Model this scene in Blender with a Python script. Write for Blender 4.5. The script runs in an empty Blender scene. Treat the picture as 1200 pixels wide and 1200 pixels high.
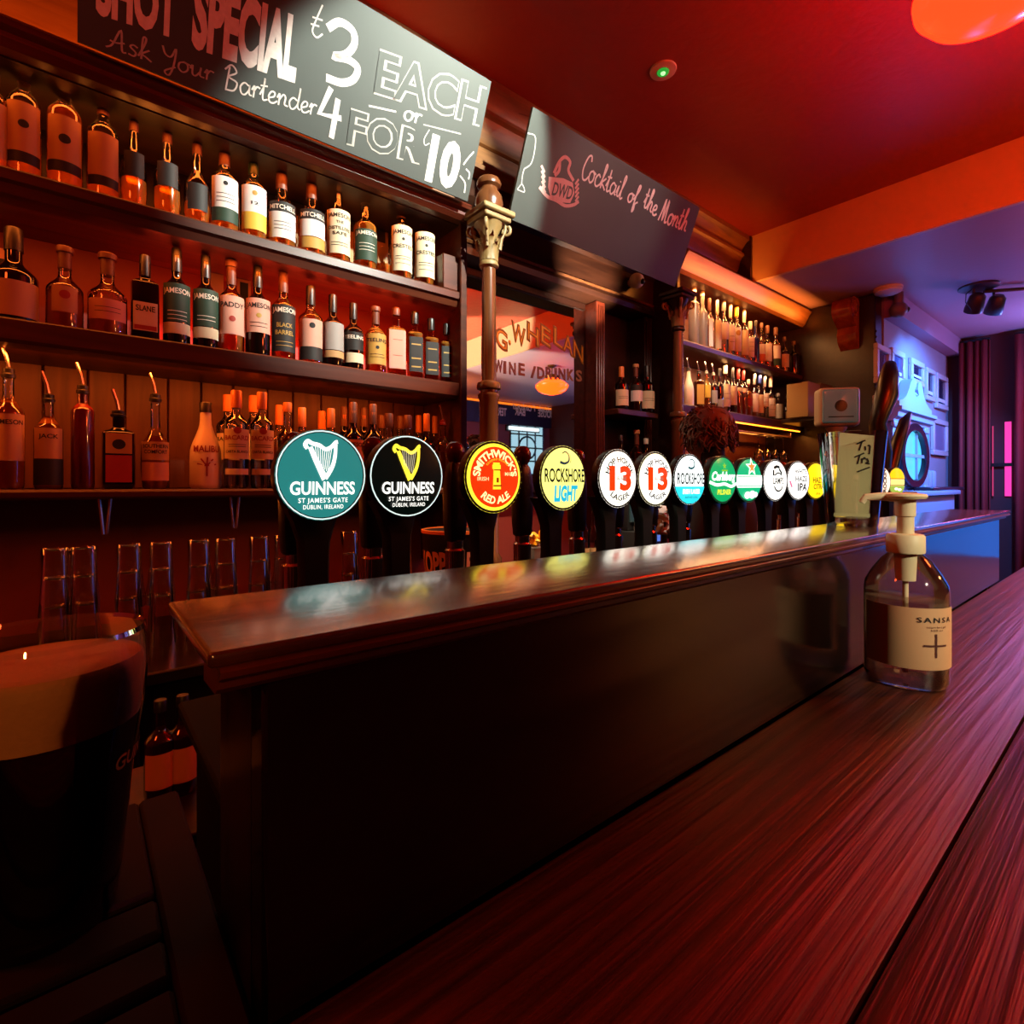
import bpy, bmesh, math, random
from mathutils import Vector, Matrix
random.seed(7)
PI = math.pi
scene = bpy.context.scene
col = scene.collection
# ------------------------------------------------------------------ camera
FPX, HORIZON, CZ = 620.0, 568.0, 1.28          # focal length in px, horizon row, eye height
YAW = math.radians(39.4)
Fx, Fy = math.sin(YAW), math.cos(YAW)          # forward
Rx, Ry = math.cos(YAW), -math.sin(YAW)         # right
cam_d = bpy.data.cameras.new('camera'); cam = bpy.data.objects.new('camera', cam_d); col.objects.link(cam)
cam.location = (0, 0, CZ); cam.rotation_euler = (PI/2, 0, -YAW)
cam_d.sensor_width = 36; cam_d.lens = FPX/1200*36; cam_d.shift_y = -(600-HORIZON)/1200
cam_d.clip_start = .02; cam_d.clip_end = 60
scene.camera = cam
# ------------------------------------------------------------------ world, exposure
w = bpy.data.worlds.new('world'); scene.world = w; w.use_nodes = True
w.node_tree.nodes['Background'].inputs[0].default_value = (.30, .10, .07, 1)
w.node_tree.nodes['Background'].inputs[1].default_value = .02
vs = scene.view_settings
scene.display_settings.display_device = 'sRGB'
vs.view_transform = 'Standard'; vs.look = 'None'; vs.exposure = 0; vs.gamma = 1; vs.use_curve_mapping = False
cy = scene.cycles
cy.use_denoising = True
try:
    cy.denoiser = 'OPENIMAGEDENOISE'; cy.denoising_input_passes = 'RGB_ALBEDO_NORMAL'
except Exception: pass
cy.max_bounces = 8; cy.transparent_max_bounces = 24; cy.glossy_bounces = 4; cy.diffuse_bounces = 3
cy.transmission_bounces = 6; cy.sample_clamp_indirect = 3; cy.caustics_reflective = False; cy.caustics_refractive = False

# ------------------------------------------------------------------ lamps of the room and added fill lights
def aim(o, tgt):
    d = Vector(tgt)-o.location
    o.rotation_euler = d.to_track_quat('-Z', 'Y').to_euler()
def light(name, kind, loc, color, power, tgt=None, size=.05, size_y=None, angle=60, blend=.5, spread=180):
    ld = bpy.data.lights.new(name, kind); ld.color = color; ld.energy = power
    if kind == 'AREA':
        ld.size = size
        ld.spread = math.radians(spread)
        if size_y: ld.shape = 'RECTANGLE'; ld.size_y = size_y
    else:
        ld.shadow_soft_size = size
    if kind == 'SPOT': ld.spot_size = math.radians(angle); ld.spot_blend = blend
    o = bpy.data.objects.new(name, ld); col.objects.link(o); o.location = loc
    if tgt: aim(o, tgt)
    return o
ORANGE = (1, .17, .018); RED = (1, .05, .012); WARM = (1, .62, .32); BLUE = (.10, .22, 1); WHITE = (1, .93, .78)
# ceiling spotlight that picks out the price board, the whiskeys under it and the carved capital
light('board_spot_or_fill', 'SPOT', (1.30, .50, 2.84), (.96, 1, .86), 300, (.97, 1.6, 2.40), .02, angle=50, blend=.28)
light('board_spot_or_fill', 'SPOT', (2.2, .35, 2.88), (1, .90, .88), 30, (1.85, 1.55, 2.55), .03, angle=42, blend=.8)  # dim fill spot added to whiten the second board's chalk
# unseen red lights along the bar, warm fill spots added behind the viewer
light('red_light', 'POINT', (-.75, .70, 2.40), (1, .09, .012), 14, size=.12)
light('red_light', 'POINT', (2.3, -1.0, 2.35), (1, .10, .02), 26, size=.12)
light('red_light', 'POINT', (2.35, .10, 2.40), (1, .05, .006), 26, size=.10)  # added out of view to redden the beam face
light('warm_fill', 'SPOT', (2.1, -.75, 2.5), (1, .42, .12), 230, (1.55, -.02, 1.05), .05, angle=52, blend=.9)  # added fill for the counter and its right end
light('counter_fill', 'SPOT', (.45, -1.35, 2.0), (1, .90, .60), 125, (.82, .23, 1.20), .03, angle=17, blend=.8)  # added to brighten the tip card and sanitizer
light('counter_fill', 'SPOT', (-.55, -1.0, 1.75), (1, .32, .07), 24, (-.03, .37, 1.175), .03, angle=12, blend=.6)  # added to brighten the foam of the pint
# LED strips of the back bar
light('shelf_strip', 'AREA', (-.2, 1.76, 2.28), ORANGE, 2.6, (-.2, 1.84, 1.5), 2.4, .02)
light('shelf_strip', 'AREA', (-.2, 1.965, 2.045), (1, .24, .03), 7, (-.2, 1.6, 2.20), 2.4, .012)
light('shelf_strip', 'AREA', (-.2, 1.76, 1.960), ORANGE, 3.4, (-.2, 1.90, 1.5), 2.4, .02)
light('shelf_strip', 'AREA', (.65, 1.955, 1.71), RED, 4, (.65, 1.985, 2.3), .9, .012)
light('shelf_strip', 'AREA', (-.2, 1.76, 1.608), ORANGE, 7, (-.2, 1.92, 1.2), 2.4, .02)
light('shelf_strip', 'AREA', (3.3, 1.78, 2.47), (1, .40, .12), 6, (3.3, 1.88, 1.5), 1.2, .02)
light('shelf_strip', 'AREA', (3.3, 1.78, 2.06), (1, .50, .22), 6, (3.3, 1.88, 1.5), 1.2, .02)
light('shelf_strip', 'AREA', (3.45, 1.75, 1.665), (1, .28, .04), 7, (3.45, 1.86, 1.2), 1.5, .02)
light('frieze_strip', 'AREA', (-.2, 1.70, 2.352), ORANGE, 6, (-.2, 1.80, 2.5), 2.5, .02)
light('rail_fill', 'AREA', (3.45, 1.60, 2.49), (1, .25, .03), 5, (3.45, 1.69, 2.54), 1.6, .02)  # added light in front of the top rail, turns it orange
# small spot washing the header above the mirror; warm spots added without fixtures for the right-hand bottles and the niche
light('header_spot', 'SPOT', (2.03, 1.50, 2.02), (1, .78, .58), 120, (2.06, 1.88, 2.33), .01, angle=56, blend=.8)
light('bottle_fill', 'SPOT', (2.6, .9, 2.88), (1, .75, .5), 80, (3.0, 1.9, 1.97), .03, angle=27, blend=.7)
light('niche_fill', 'SPOT', (1.7, .6, 2.88), (1, .80, .6), 45, (2.35, 1.85, 1.75), .02, angle=28, blend=.7)
light('back_counter_fill', 'SPOT', (1.55, .95, 2.88), (1, .78, .52), 320, (1.45, 1.6, .95), .03, angle=40, blend=.8)  # spot added without a fixture, brightens the back counter
light('stack_fill', 'AREA', (-.2, 1.72, 1.238), ORANGE, 2.2, (-.2, 1.62, .9), 2.4, .02)  # added under the low shelf for highlights on the stacked glasses
# blue track spots of the far alcove
light('blue_spot', 'SPOT', (4.75, .35, 2.42), (.06, .26, 1), 400, (5.2, 1.25, 1.55), .05, angle=95, blend=.6)
light('blue_uplight', 'POINT', (5.75, .25, 2.28), (.18, .26, 1), 34, size=.08)
light('purple_wash', 'POINT', (5.6, .3, 1.9), (.8, .10, .30), 14, size=.1)
# cream light on the far beam, behind the seats
light('beam_spot', 'SPOT', (2.3, -.6, 2.2), (1, .92, .66), 520, (3.46, -.58, 2.78), .03, angle=56, blend=.35)
light('table_lamp', 'POINT', (3.6, -1.9, 2.2), (1, .35, .08), 30, size=.1)

# ------------------------------------------------------------------ pixel -> place
def ray(u, v):
    a, b = (u-600.0), (HORIZON-v)
    return Vector((Fx*FPX+Rx*a, Fy*FPX+Ry*a, b))
def onY(u, v, Y): d = ray(u, v); return Vector((0, 0, CZ))+d*(Y/d.y)
def onX(u, v, X): d = ray(u, v); return Vector((0, 0, CZ))+d*(X/d.x)
def onZ(u, v, Z): d = ray(u, v); return Vector((0, 0, CZ))+d*((Z-CZ)/d.z)
def onP(u, v, p0, n): d = ray(u, v); c = Vector((0, 0, CZ)); return c+d*((p0-c).dot(n)/d.dot(n))

# ------------------------------------------------------------------ materials
def lin(h):
    if isinstance(h, str):
        h = h.lstrip('#'); c = [int(h[i:i+2], 16)/255 for i in (0, 2, 4)]
        return tuple(((x/12.92) if x <= .04045 else ((x+.055)/1.055)**2.4) for x in c)
    return tuple(h)
MATS = {}
def newmat(name):
    m = bpy.data.materials.new(name); m.use_nodes = True; MATS[name] = m
    nt = m.node_tree; return m, nt, nt.nodes['Principled BSDF'], nt.nodes['Material Output']
def plain(name, c, rough=.5, metal=0, emit=None, es=0, spec=.5, noise=0, nscale=30, bump=0):
    if name in MATS: return MATS[name]
    m, nt, b, o = newmat(name); c = lin(c)
    b.inputs['Base Color'].default_value = (*c, 1); b.inputs['Roughness'].default_value = rough
    b.inputs['Metallic'].default_value = metal; b.inputs['Specular IOR Level'].default_value = spec
    if emit is not None:
        b.inputs['Emission Color'].default_value = (*lin(emit), 1); b.inputs['Emission Strength'].default_value = es
    if noise or bump:
        tc = nt.nodes.new('ShaderNodeTexCoord'); n = nt.nodes.new('ShaderNodeTexNoise'); n.inputs['Scale'].default_value = nscale
        n.inputs['Detail'].default_value = 4
        nt.links.new(tc.outputs['Object'], n.inputs['Vector'])
        if noise:
            mx = nt.nodes.new('ShaderNodeMixRGB'); mx.blend_type = 'MULTIPLY'; mx.inputs[0].default_value = noise
            mx.inputs[1].default_value = (*c, 1); nt.links.new(n.outputs['Fac'], mx.inputs[2]); nt.links.new(mx.outputs[0], b.inputs['Base Color'])
        if bump:
            bp = nt.nodes.new('ShaderNodeBump'); bp.inputs['Strength'].default_value = bump; bp.inputs['Distance'].default_value = .01
            nt.links.new(n.outputs['Fac'], bp.inputs['Height']); nt.links.new(bp.outputs[0], b.inputs['Normal'])
    return m
def wood(name, c1, c2, rough=.4, scale=(3, 40, 40), bump=.15, dist=3.0, spec=.5, rings=0, coat=0):
    m, nt, b, o = newmat(name); N = nt.nodes.new; L = nt.links.new
    tc = N('ShaderNodeTexCoord'); mp = N('ShaderNodeMapping'); mp.inputs['Scale'].default_value = scale
    L(tc.outputs['Object'], mp.inputs['Vector'])
    n = N('ShaderNodeTexNoise'); n.inputs['Scale'].default_value = 1; n.inputs['Detail'].default_value = 6; n.inputs['Distortion'].default_value = dist*.2
    L(mp.outputs[0], n.inputs['Vector'])
    fac = n.outputs['Fac']
    if rings:
        wv = N('ShaderNodeTexWave'); wv.wave_type = 'BANDS'; wv.bands_direction = 'Y'; wv.inputs['Scale'].default_value = rings
        wv.inputs['Distortion'].default_value = dist; wv.inputs['Detail'].default_value = 3; wv.inputs['Detail Scale'].default_value = .8
        mp2 = N('ShaderNodeMapping'); mp2.inputs['Scale'].default_value = (.16, 1, 1); L(tc.outputs['Object'], mp2.inputs['Vector']); L(mp2.outputs[0], wv.inputs['Vector'])
        mm = N('ShaderNodeMath'); mm.operation = 'MULTIPLY'; L(wv.outputs['Fac'], mm.inputs[0])
        ad = N('ShaderNodeMath'); ad.operation = 'ADD'; ad.inputs[1].default_value = .35; L(fac, ad.inputs[0]); L(ad.outputs[0], mm.inputs[1]); fac = mm.outputs[0]
    cr = N('ShaderNodeValToRGB'); cr.color_ramp.elements[0].position = .25; cr.color_ramp.elements[1].position = .72
    cr.color_ramp.elements[0].color = (*lin(c1), 1); cr.color_ramp.elements[1].color = (*lin(c2), 1)
    L(fac, cr.inputs[0]); L(cr.outputs[0], b.inputs['Base Color'])
    b.inputs['Roughness'].default_value = rough; b.inputs['Specular IOR Level'].default_value = spec
    b.inputs['Coat Weight'].default_value = coat; b.inputs['Coat Roughness'].default_value = .15
    if bump:
        bp = N('ShaderNodeBump'); bp.inputs['Strength'].default_value = bump; bp.inputs['Distance'].default_value = .004
        L(fac, bp.inputs['Height']); L(bp.outputs[0], b.inputs['Normal'])
    return m
def thin_glass(name, tint=(1, 1, 1), refl=1.0, rough=.02, body=0.0, bodycol=(1, 1, 1)):
    if name in MATS: return MATS[name]
    m, nt, b, o = newmat(name); nt.nodes.remove(b); N = nt.nodes.new; L = nt.links.new
    t = N('ShaderNodeBsdfTransparent'); t.inputs[0].default_value = (*lin(tint), 1)
    g = N('ShaderNodeBsdfGlossy'); g.inputs['Roughness'].default_value = rough; g.inputs[0].default_value = (1, 1, 1, 1)
    fr = N('ShaderNodeFresnel'); fr.inputs['IOR'].default_value = 1.5
    mt = N('ShaderNodeMath'); mt.operation = 'MULTIPLY'; mt.use_clamp = True; mt.inputs[1].default_value = refl; L(fr.outputs[0], mt.inputs[0])
    src = t.outputs[0]
    if body:
        d = N('ShaderNodeBsdfDiffuse'); d.inputs[0].default_value = (*lin(bodycol), 1)
        tr = N('ShaderNodeBsdfTranslucent'); tr.inputs[0].default_value = (*lin(bodycol), 1)
        m1 = N('ShaderNodeMixShader'); m1.inputs[0].default_value = .6; L(d.outputs[0], m1.inputs[1]); L(tr.outputs[0], m1.inputs[2])
        m2 = N('ShaderNodeMixShader'); m2.inputs[0].default_value = body; L(src, m2.inputs[1]); L(m1.outputs[0], m2.inputs[2]); src = m2.outputs[0]
    mx = N('ShaderNodeMixShader'); L(mt.outputs[0], mx.inputs[0]); L(src, mx.inputs[1]); L(g.outputs[0], mx.inputs[2]); L(mx.outputs[0], o.inputs[0])
    return m
def glow(name, c, s):
    if name in MATS: return MATS[name]
    m, nt, b, o = newmat(name); c = lin(c)
    b.inputs['Base Color'].default_value = (*[x*.25 for x in c], 1); b.inputs['Roughness'].default_value = .18
    b.inputs['Emission Color'].default_value = (*c, 1); b.inputs['Emission Strength'].default_value = s
    return m
def ceiling_mat(name, c, bump=.25, scale=14):
    m, nt, b, o = newmat(name); N = nt.nodes.new; L = nt.links.new
    tc = N('ShaderNodeTexCoord'); v = N('ShaderNodeTexVoronoi'); v.feature = 'DISTANCE_TO_EDGE'; v.inputs['Scale'].default_value = scale
    L(tc.outputs['Object'], v.inputs['Vector'])
    n = N('ShaderNodeTexNoise'); n.inputs['Scale'].default_value = 60; L(tc.outputs['Object'], n.inputs['Vector'])
    ad = N('ShaderNodeMath'); ad.operation = 'MULTIPLY_ADD'; ad.inputs[1].default_value = .3; L(n.outputs['Fac'], ad.inputs[0]); L(v.outputs['Distance'], ad.inputs[2])
    bp = N('ShaderNodeBump'); bp.inputs['Strength'].default_value = bump; bp.inputs['Distance'].default_value = .01
    L(ad.outputs[0], bp.inputs['Height']); L(bp.outputs[0], b.inputs['Normal'])
    b.inputs['Base Color'].default_value = (*lin(c), 1); b.inputs['Roughness'].default_value = .45
    return m
def mirror_mat(name):
    m, nt, b, o = newmat(name)
    b.inputs['Base Color'].default_value = (.82, .80, .78, 1); b.inputs['Metallic'].default_value = 1; b.inputs['Roughness'].default_value = .015
    return m
def counter_wood():
    m, nt, b, o = newmat('counter_wood'); N = nt.nodes.new; L = nt.links.new
    tc = N('ShaderNodeTexCoord')
    def noise(scale, sc, det, dist=0):
        mp = N('ShaderNodeMapping'); mp.inputs['Scale'].default_value = scale; L(tc.outputs['Object'], mp.inputs['Vector'])
        n = N('ShaderNodeTexNoise'); n.inputs['Scale'].default_value = sc; n.inputs['Detail'].default_value = det; n.inputs['Distortion'].default_value = dist; L(mp.outputs[0], n.inputs['Vector']); return n.outputs['Fac']
    big = noise((1.1, 5, 5), 1.0, 3)                       # slow flow of the growth rings
    sep = N('ShaderNodeSeparateXYZ'); L(tc.outputs['Object'], sep.inputs[0])
    def math_(op, a, b_=None, c=None):
        n = N('ShaderNodeMath'); n.operation = op
        for i, v in enumerate((a, b_, c)):
            if v is None: continue
            if isinstance(v, (int, float)): n.inputs[i].default_value = v
            else: L(v, n.inputs[i])
        return n.outputs[0]
    ph = math_('MULTIPLY_ADD', sep.outputs['Y'], 420.0, math_('MULTIPLY', big, 26.0))
    rg = math_('MULTIPLY_ADD', math_('SINE', ph), .5, .5)
    fine = noise((6, 260, 260), 1.0, 4); blot = noise((2.5, 9, 9), 1.0, 4)
    g = math_('ADD', math_('MULTIPLY', rg, .30), math_('MULTIPLY', fine, .70))
    g2 = math_('ADD', math_('MULTIPLY', g, .75), math_('MULTIPLY', blot, .35))
    cr_ = N('ShaderNodeValToRGB'); e = cr_.color_ramp.elements; e[0].position = .30; e[1].position = .80
    e[0].color = (*lin('#170904'), 1); e[1].color = (*lin('#64301a'), 1); L(g2, cr_.inputs[0]); L(cr_.outputs[0], b.inputs['Base Color'])
    rr_ = math_('MULTIPLY_ADD', g2, -.12, .46); L(rr_, b.inputs['Roughness'])
    bp = N('ShaderNodeBump'); bp.inputs['Strength'].default_value = .45; bp.inputs['Distance'].default_value = .0025; L(math_('ADD', math_('MULTIPLY', rg, .15), math_('MULTIPLY', fine, .85)), bp.inputs['Height']); L(bp.outputs[0], b.inputs['Normal'])
    return m
W_COUNTER = counter_wood()
W_LEDGE = wood('ledge_wood', '#3a1c0c', '#573015', .24, (26, 130, 130), .20, 2.0, spec=.9, coat=1)
W_MOULD = wood('moulding_wood', '#3c140a', '#5e2412', .33, (3, 40, 40), .1)
W_DARK = wood('dark_wood', '#170a06', '#2c140b', .30, (3, 30, 30), .1)
W_PANEL = wood('riser_wood', '#0e0806', '#170d09', .14, (3, 26, 26), .06)
W_SHELF = wood('shelf_wood', '#331208', '#52240f', .38, (3, 36, 36), .12)
W_PLANK = wood('plank_wood', '#44200e', '#623619', .5, (36, 36, 3), .15)
W_TAN = wood('cornice_wood', '#5f3a1b', '#8a5c30', .42, (3, 30, 30), .12)
W_COL = wood('column_wood', '#4a2a16', '#6b4022', .26, (30, 30, 3), .05)
M_CAP = plain('capital_paint', '#8c7546', .5, bump=.15, noise=.3, nscale=60)
M_BLACK = plain('black_plastic', '#0c0c0c', .32)
M_CHROME = plain('chrome', '#d8d8d8', .12, 1)
M_STEEL = plain('spout_steel', '#cfc8c0', .2, 1)
M_BOARD = plain('chalkboard_slate', '#36423e', .6, noise=.35, nscale=5)
M_CHALK = plain('chalk', '#eceae2', .9, noise=.35, nscale=90)
M_CHALKGREY = plain('chalk_faint', '#cfd0c8', .9, noise=.6, nscale=120)
M_CHALKPINK = plain('chalk_pink', '#d8aca4', .9, noise=.3, nscale=90)
M_PAPER = plain('cream_paper', '#d9cfb4', .8)
M_WHITEP = plain('white_paper', '#dcd8cf', .75)
M_GOLD = plain('gold_print', '#c79b3c', .4, .4)
M_CEIL = ceiling_mat('red_lit_ceiling', '#96301f')  # tan ceiling, red lamplight put into its base colour
M_BEAM = ceiling_mat('beam_paper', '#d8b48c', .35, 12)
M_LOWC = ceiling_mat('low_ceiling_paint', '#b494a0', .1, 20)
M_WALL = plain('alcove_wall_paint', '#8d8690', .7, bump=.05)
M_INK = plain('ink', '#15130f', .7)

# ------------------------------------------------------------------ mesh helpers
def link(name, me, mat=None, parent=None, loc=None, rot=None, sharp=40, smooth=True):
    o = bpy.data.objects.new(name, me); col.objects.link(o)
    if mat is not None and not me.materials: me.materials.append(mat)
    if smooth and not me.get('sm'):
        me['sm'] = 1
        for p in me.polygons: p.use_smooth = True
        me.set_sharp_from_angle(angle=math.radians(sharp))
    if parent is not None: o.parent = parent
    if loc is not None: o.location = loc
    if rot is not None: o.rotation_euler = rot
    return o
def mesh(vs_, fs, name='mesh'):
    me = bpy.data.meshes.new(name); me.from_pydata([tuple(v) for v in vs_], [], fs); me.update(); return me
def tag(o, label, cat, group=None, kind=None):
    if label: o['label'] = label
    if cat: o['category'] = cat
    if group: o['group'] = group
    if kind: o['kind'] = kind
    return o
def thing(name, label, cat, loc=(0, 0, 0), rz=0, group=None):
    o = bpy.data.objects.new(name, None); col.objects.link(o); o.location = loc; o.rotation_euler = (0, 0, rz)
    o.empty_display_size = .05
    return tag(o, label, cat, group)
def struct(o, label=None): 
    o['kind'] = 'structure'
    if label: o['label'] = label
    return o
def box_mesh(x0, x1, y0, y1, z0, z1, bev=0, seg=2):
    bm = bmesh.new(); bmesh.ops.create_cube(bm, size=1)
    for v in bm.verts:
        v.co = Vector(((x0+x1)/2+v.co.x*(x1-x0), (y0+y1)/2+v.co.y*(y1-y0), (z0+z1)/2+v.co.z*(z1-z0)))
    if bev: bmesh.ops.bevel(bm, geom=bm.edges[:], offset=bev, segments=seg, affect='EDGES', profile=.6)
    me = bpy.data.meshes.new('box'); bm.to_mesh(me); bm.free(); return me
def box(name, x0, x1, y0, y1, z0, z1, mat, parent=None, bev=0, seg=2):
    return link(name, box_mesh(x0, x1, y0, y1, z0, z1, bev, seg), mat, parent)
def lathe_mesh(prof, seg=24, sq=0, ratio=1.0, cap=True):
    """prof: [(r,z)], sq: superellipse exponent (0 = round), ratio: depth/width"""
    vs_, fs = [], []
    for (r, z) in prof:
        for k in range(seg):
            a = 2*PI*(k+.5)/seg; c, s = math.cos(a), math.sin(a); q = 1
            if sq: q = 1/((abs(c)**sq+abs(s)**sq)**(1/sq))
            vs_.append((r*q*c, r*q*s*ratio, z))
    n = len(prof)
    for i in range(n-1):
        for k in range(seg):
            k2 = (k+1) % seg
            fs.append((i*seg+k, i*seg+k2, (i+1)*seg+k2, (i+1)*seg+k))
    if cap:
        if prof[0][0] > 1e-5: fs.append(tuple(reversed(range(seg))))
        if prof[-1][0] > 1e-5: fs.append(tuple((n-1)*seg+k for k in range(seg)))
    return mesh(vs_, fs)
def lathe(name, prof, mat, parent=None, loc=None, seg=24, sq=0, ratio=1.0, rot=None, cap=True):
    return link(name, lathe_mesh(prof, seg, sq, ratio, cap), mat, parent, loc, rot)
def tube_mesh(pts, r, seg=8, closed=False):
    pts = [Vector(p) for p in pts]; n = len(pts); rs = r if isinstance(r, (list, tuple)) else [r]*n
    vs_, fs = [], []; prev = None
    for i, p in enumerate(pts):
        d = (pts[min(i+1, n-1)]-pts[max(i-1, 0)])
        if d.length < 1e-9: d = Vector((0, 0, 1))
        d.normalize()
        if prev is None:
            up = Vector((0, 0, 1)) if abs(d.z) < .9 else Vector((1, 0, 0)); a = d.cross(up).normalized()
        else:
            a = (prev-d*prev.dot(d)); a = a.normalized() if a.length > 1e-6 else d.orthogonal().normalized()
        prev = a; b = d.cross(a)
        for k in range(seg):
            t = 2*PI*k/seg; vs_.append(p+(a*math.cos(t)+b*math.sin(t))*rs[i])
    for i in range(n-1):
        for k in range(seg): fs.append((i*seg+k, i*seg+(k+1) % seg, (i+1)*seg+(k+1) % seg, (i+1)*seg+k))
    fs.append(tuple(reversed(range(seg)))); fs.append(tuple((n-1)*seg+k for k in range(seg)))
    return mesh(vs_, fs)
def tube(name, pts, r, mat, parent=None, seg=8, loc=None):
    return link(name, tube_mesh(pts, r, seg), mat, parent, loc)
def extrude_x(name, prof_yz, x0, x1, mat, parent=None):
    n = len(prof_yz)
    vs_ = [(x0, y, z) for y, z in prof_yz]+[(x1, y, z) for y, z in prof_yz]
    fs = [(i, (i+1) % n, n+(i+1) % n, n+i) for i in range(n)]+[tuple(reversed(range(n))), tuple(range(n, 2*n))]
    return link(name, mesh(vs_, fs), mat, parent, sharp=25)
def extrude_poly(name, pts, mapper, depth_vec, mat, parent=None):
    """closed 2-D outline mapped to 3-D and given thickness"""
    n = len(pts); a = [Vector(mapper(x, y)) for x, y in pts]; b = [p+Vector(depth_vec) for p in a]
    fs = [tuple(range(n)), tuple(reversed(range(n, 2*n)))]+[(i, n+i, n+(i+1) % n, (i+1) % n) for i in range(n)]
    me = mesh(a+b, fs)
    bm = bmesh.new(); bm.from_mesh(me); bmesh.ops.triangulate(bm, faces=[f for f in bm.faces if len(f.verts) > 4]); bmesh.ops.recalc_face_normals(bm, faces=bm.faces); bm.to_mesh(me); bm.free()
    return link(name, me, mat, parent, sharp=30)
# ------------------------------------------------------------------ flat print: text, strokes, discs
TX = {}
def text2d(s, bold=0.0, shear=0.0, spacing=1.0):
    key = (s, bold, shear, spacing)
    if key in TX: return TX[key]
    c = bpy.data.curves.new('t', 'FONT'); c.body = s; c.size = 1; c.offset = bold; c.shear = shear; c.space_character = spacing
    c.resolution_u = 3; c.fill_mode = 'FRONT'
    o = bpy.data.objects.new('t', c); col.objects.link(o)
    me = bpy.data.meshes.new_from_object(o)
    vs_ = [(v.co.x, v.co.y) for v in me.vertices]; fs = [tuple(p.vertices) for p in me.polygons]
    bpy.data.objects.remove(o); bpy.data.curves.remove(c); bpy.data.meshes.remove(me)
    x0 = min(v[0] for v in vs_); CAP = .69
    vs_ = [((x-x0)/CAP, y/CAP) for x, y in vs_]; W = max(v[0] for v in vs_)
    TX[key] = (vs_, fs, W); return TX[key]
def cr(pts, n=5):
    if len(pts) < 3: return [Vector(p) for p in pts]
    P = [Vector(p) for p in pts]; P = [2*P[0]-P[1]]+P+[2*P[-1]-P[-2]]; out = []
    for i in range(1, len(P)-2):
        for k in range(n):
            t = k/n; a, b, c, d = P[i-1], P[i], P[i+1], P[i+2]
            out.append(.5*((2*b)+(c-a)*t+(2*a-5*b+4*c-d)*t*t+(3*b-a-3*c+d)*t**3))
    out.append(P[-2]); return out
def ribbon(pts, w0, w1=None, n=5, smooth=True):
    P = cr([(p[0], p[1], 0) for p in pts], n) if smooth else [Vector((p[0], p[1], 0)) for p in pts]
    w1 = w0 if w1 is None else w1; vs_, fs = [], []
    for i, p in enumerate(P):
        d = P[min(i+1, len(P)-1)]-P[max(i-1, 0)]; d = d.normalized() if d.length > 1e-9 else Vector((1, 0, 0))
        nn = Vector((-d.y, d.x, 0)); ww = (w0+(w1-w0)*i/max(1, len(P)-1))/2
        vs_ += [(p.x+nn.x*ww, p.y+nn.y*ww), (p.x-nn.x*ww, p.y-nn.y*ww)]
    for i in range(len(P)-1): fs.append((2*i, 2*i+1, 2*i+3, 2*i+2))
    return vs_, fs
def poly(pts): return list(pts), [tuple(range(len(pts)))]
def disc(cx, cy_, r, ry=None, n=28):
    ry = r if ry is None else ry
    return [(cx+r*math.cos(2*PI*k/n), cy_+ry*math.sin(2*PI*k/n)) for k in range(n)], [tuple(range(n))]
def ring(cx, cy_, r0, r1, n=36):
    vs_ = []; fs = []
    for k in range(n):
        a = 2*PI*k/n; vs_ += [(cx+r0*math.cos(a), cy_+r0*math.sin(a)), (cx+r1*math.cos(a), cy_+r1*math.sin(a))]
    for k in range(n): j = (k+1) % n; fs.append((2*k, 2*k+1, 2*j+1, 2*j))
    return vs_, fs
def merge(*shapes):
    vs_, fs = [], []
    for s in shapes:
        o = len(vs_); vs_ += list(s[0]); fs += [tuple(i+o for i in f) for f in s[1]]
    return vs_, fs
def fit(s, x, y, wdt, h, bold=0.0, shear=0.0, center=True, spacing=1.0):
    vs_, fs, W = text2d(s, bold, shear, spacing)
    ox = x-(wdt/2 if center else 0)
    return [(ox+a/W*wdt, y+b*h) for a, b in vs_], fs
def arc_text(s, cx, cy_, r, h, a_mid, span, bold=0.0, top=True):
    """text warped along a circle; a_mid/span in degrees"""
    vs_, fs, W = text2d(s, bold); out = []
    for a, b in vs_:
        t = a/W-.5
        if top: th = math.radians(a_mid-t*span); rr = r+b*h
        else: th = math.radians(a_mid+t*span); rr = r-b*h
        out.append((cx+rr*math.cos(th), cy_+rr*math.sin(th)))
    return out, fs
def put(name, shape, mapper, mat, parent=None):
    me = mesh([mapper(x, y) for x, y in shape[0]], shape[1]); return link(name, me, mat, parent, smooth=False)
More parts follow.
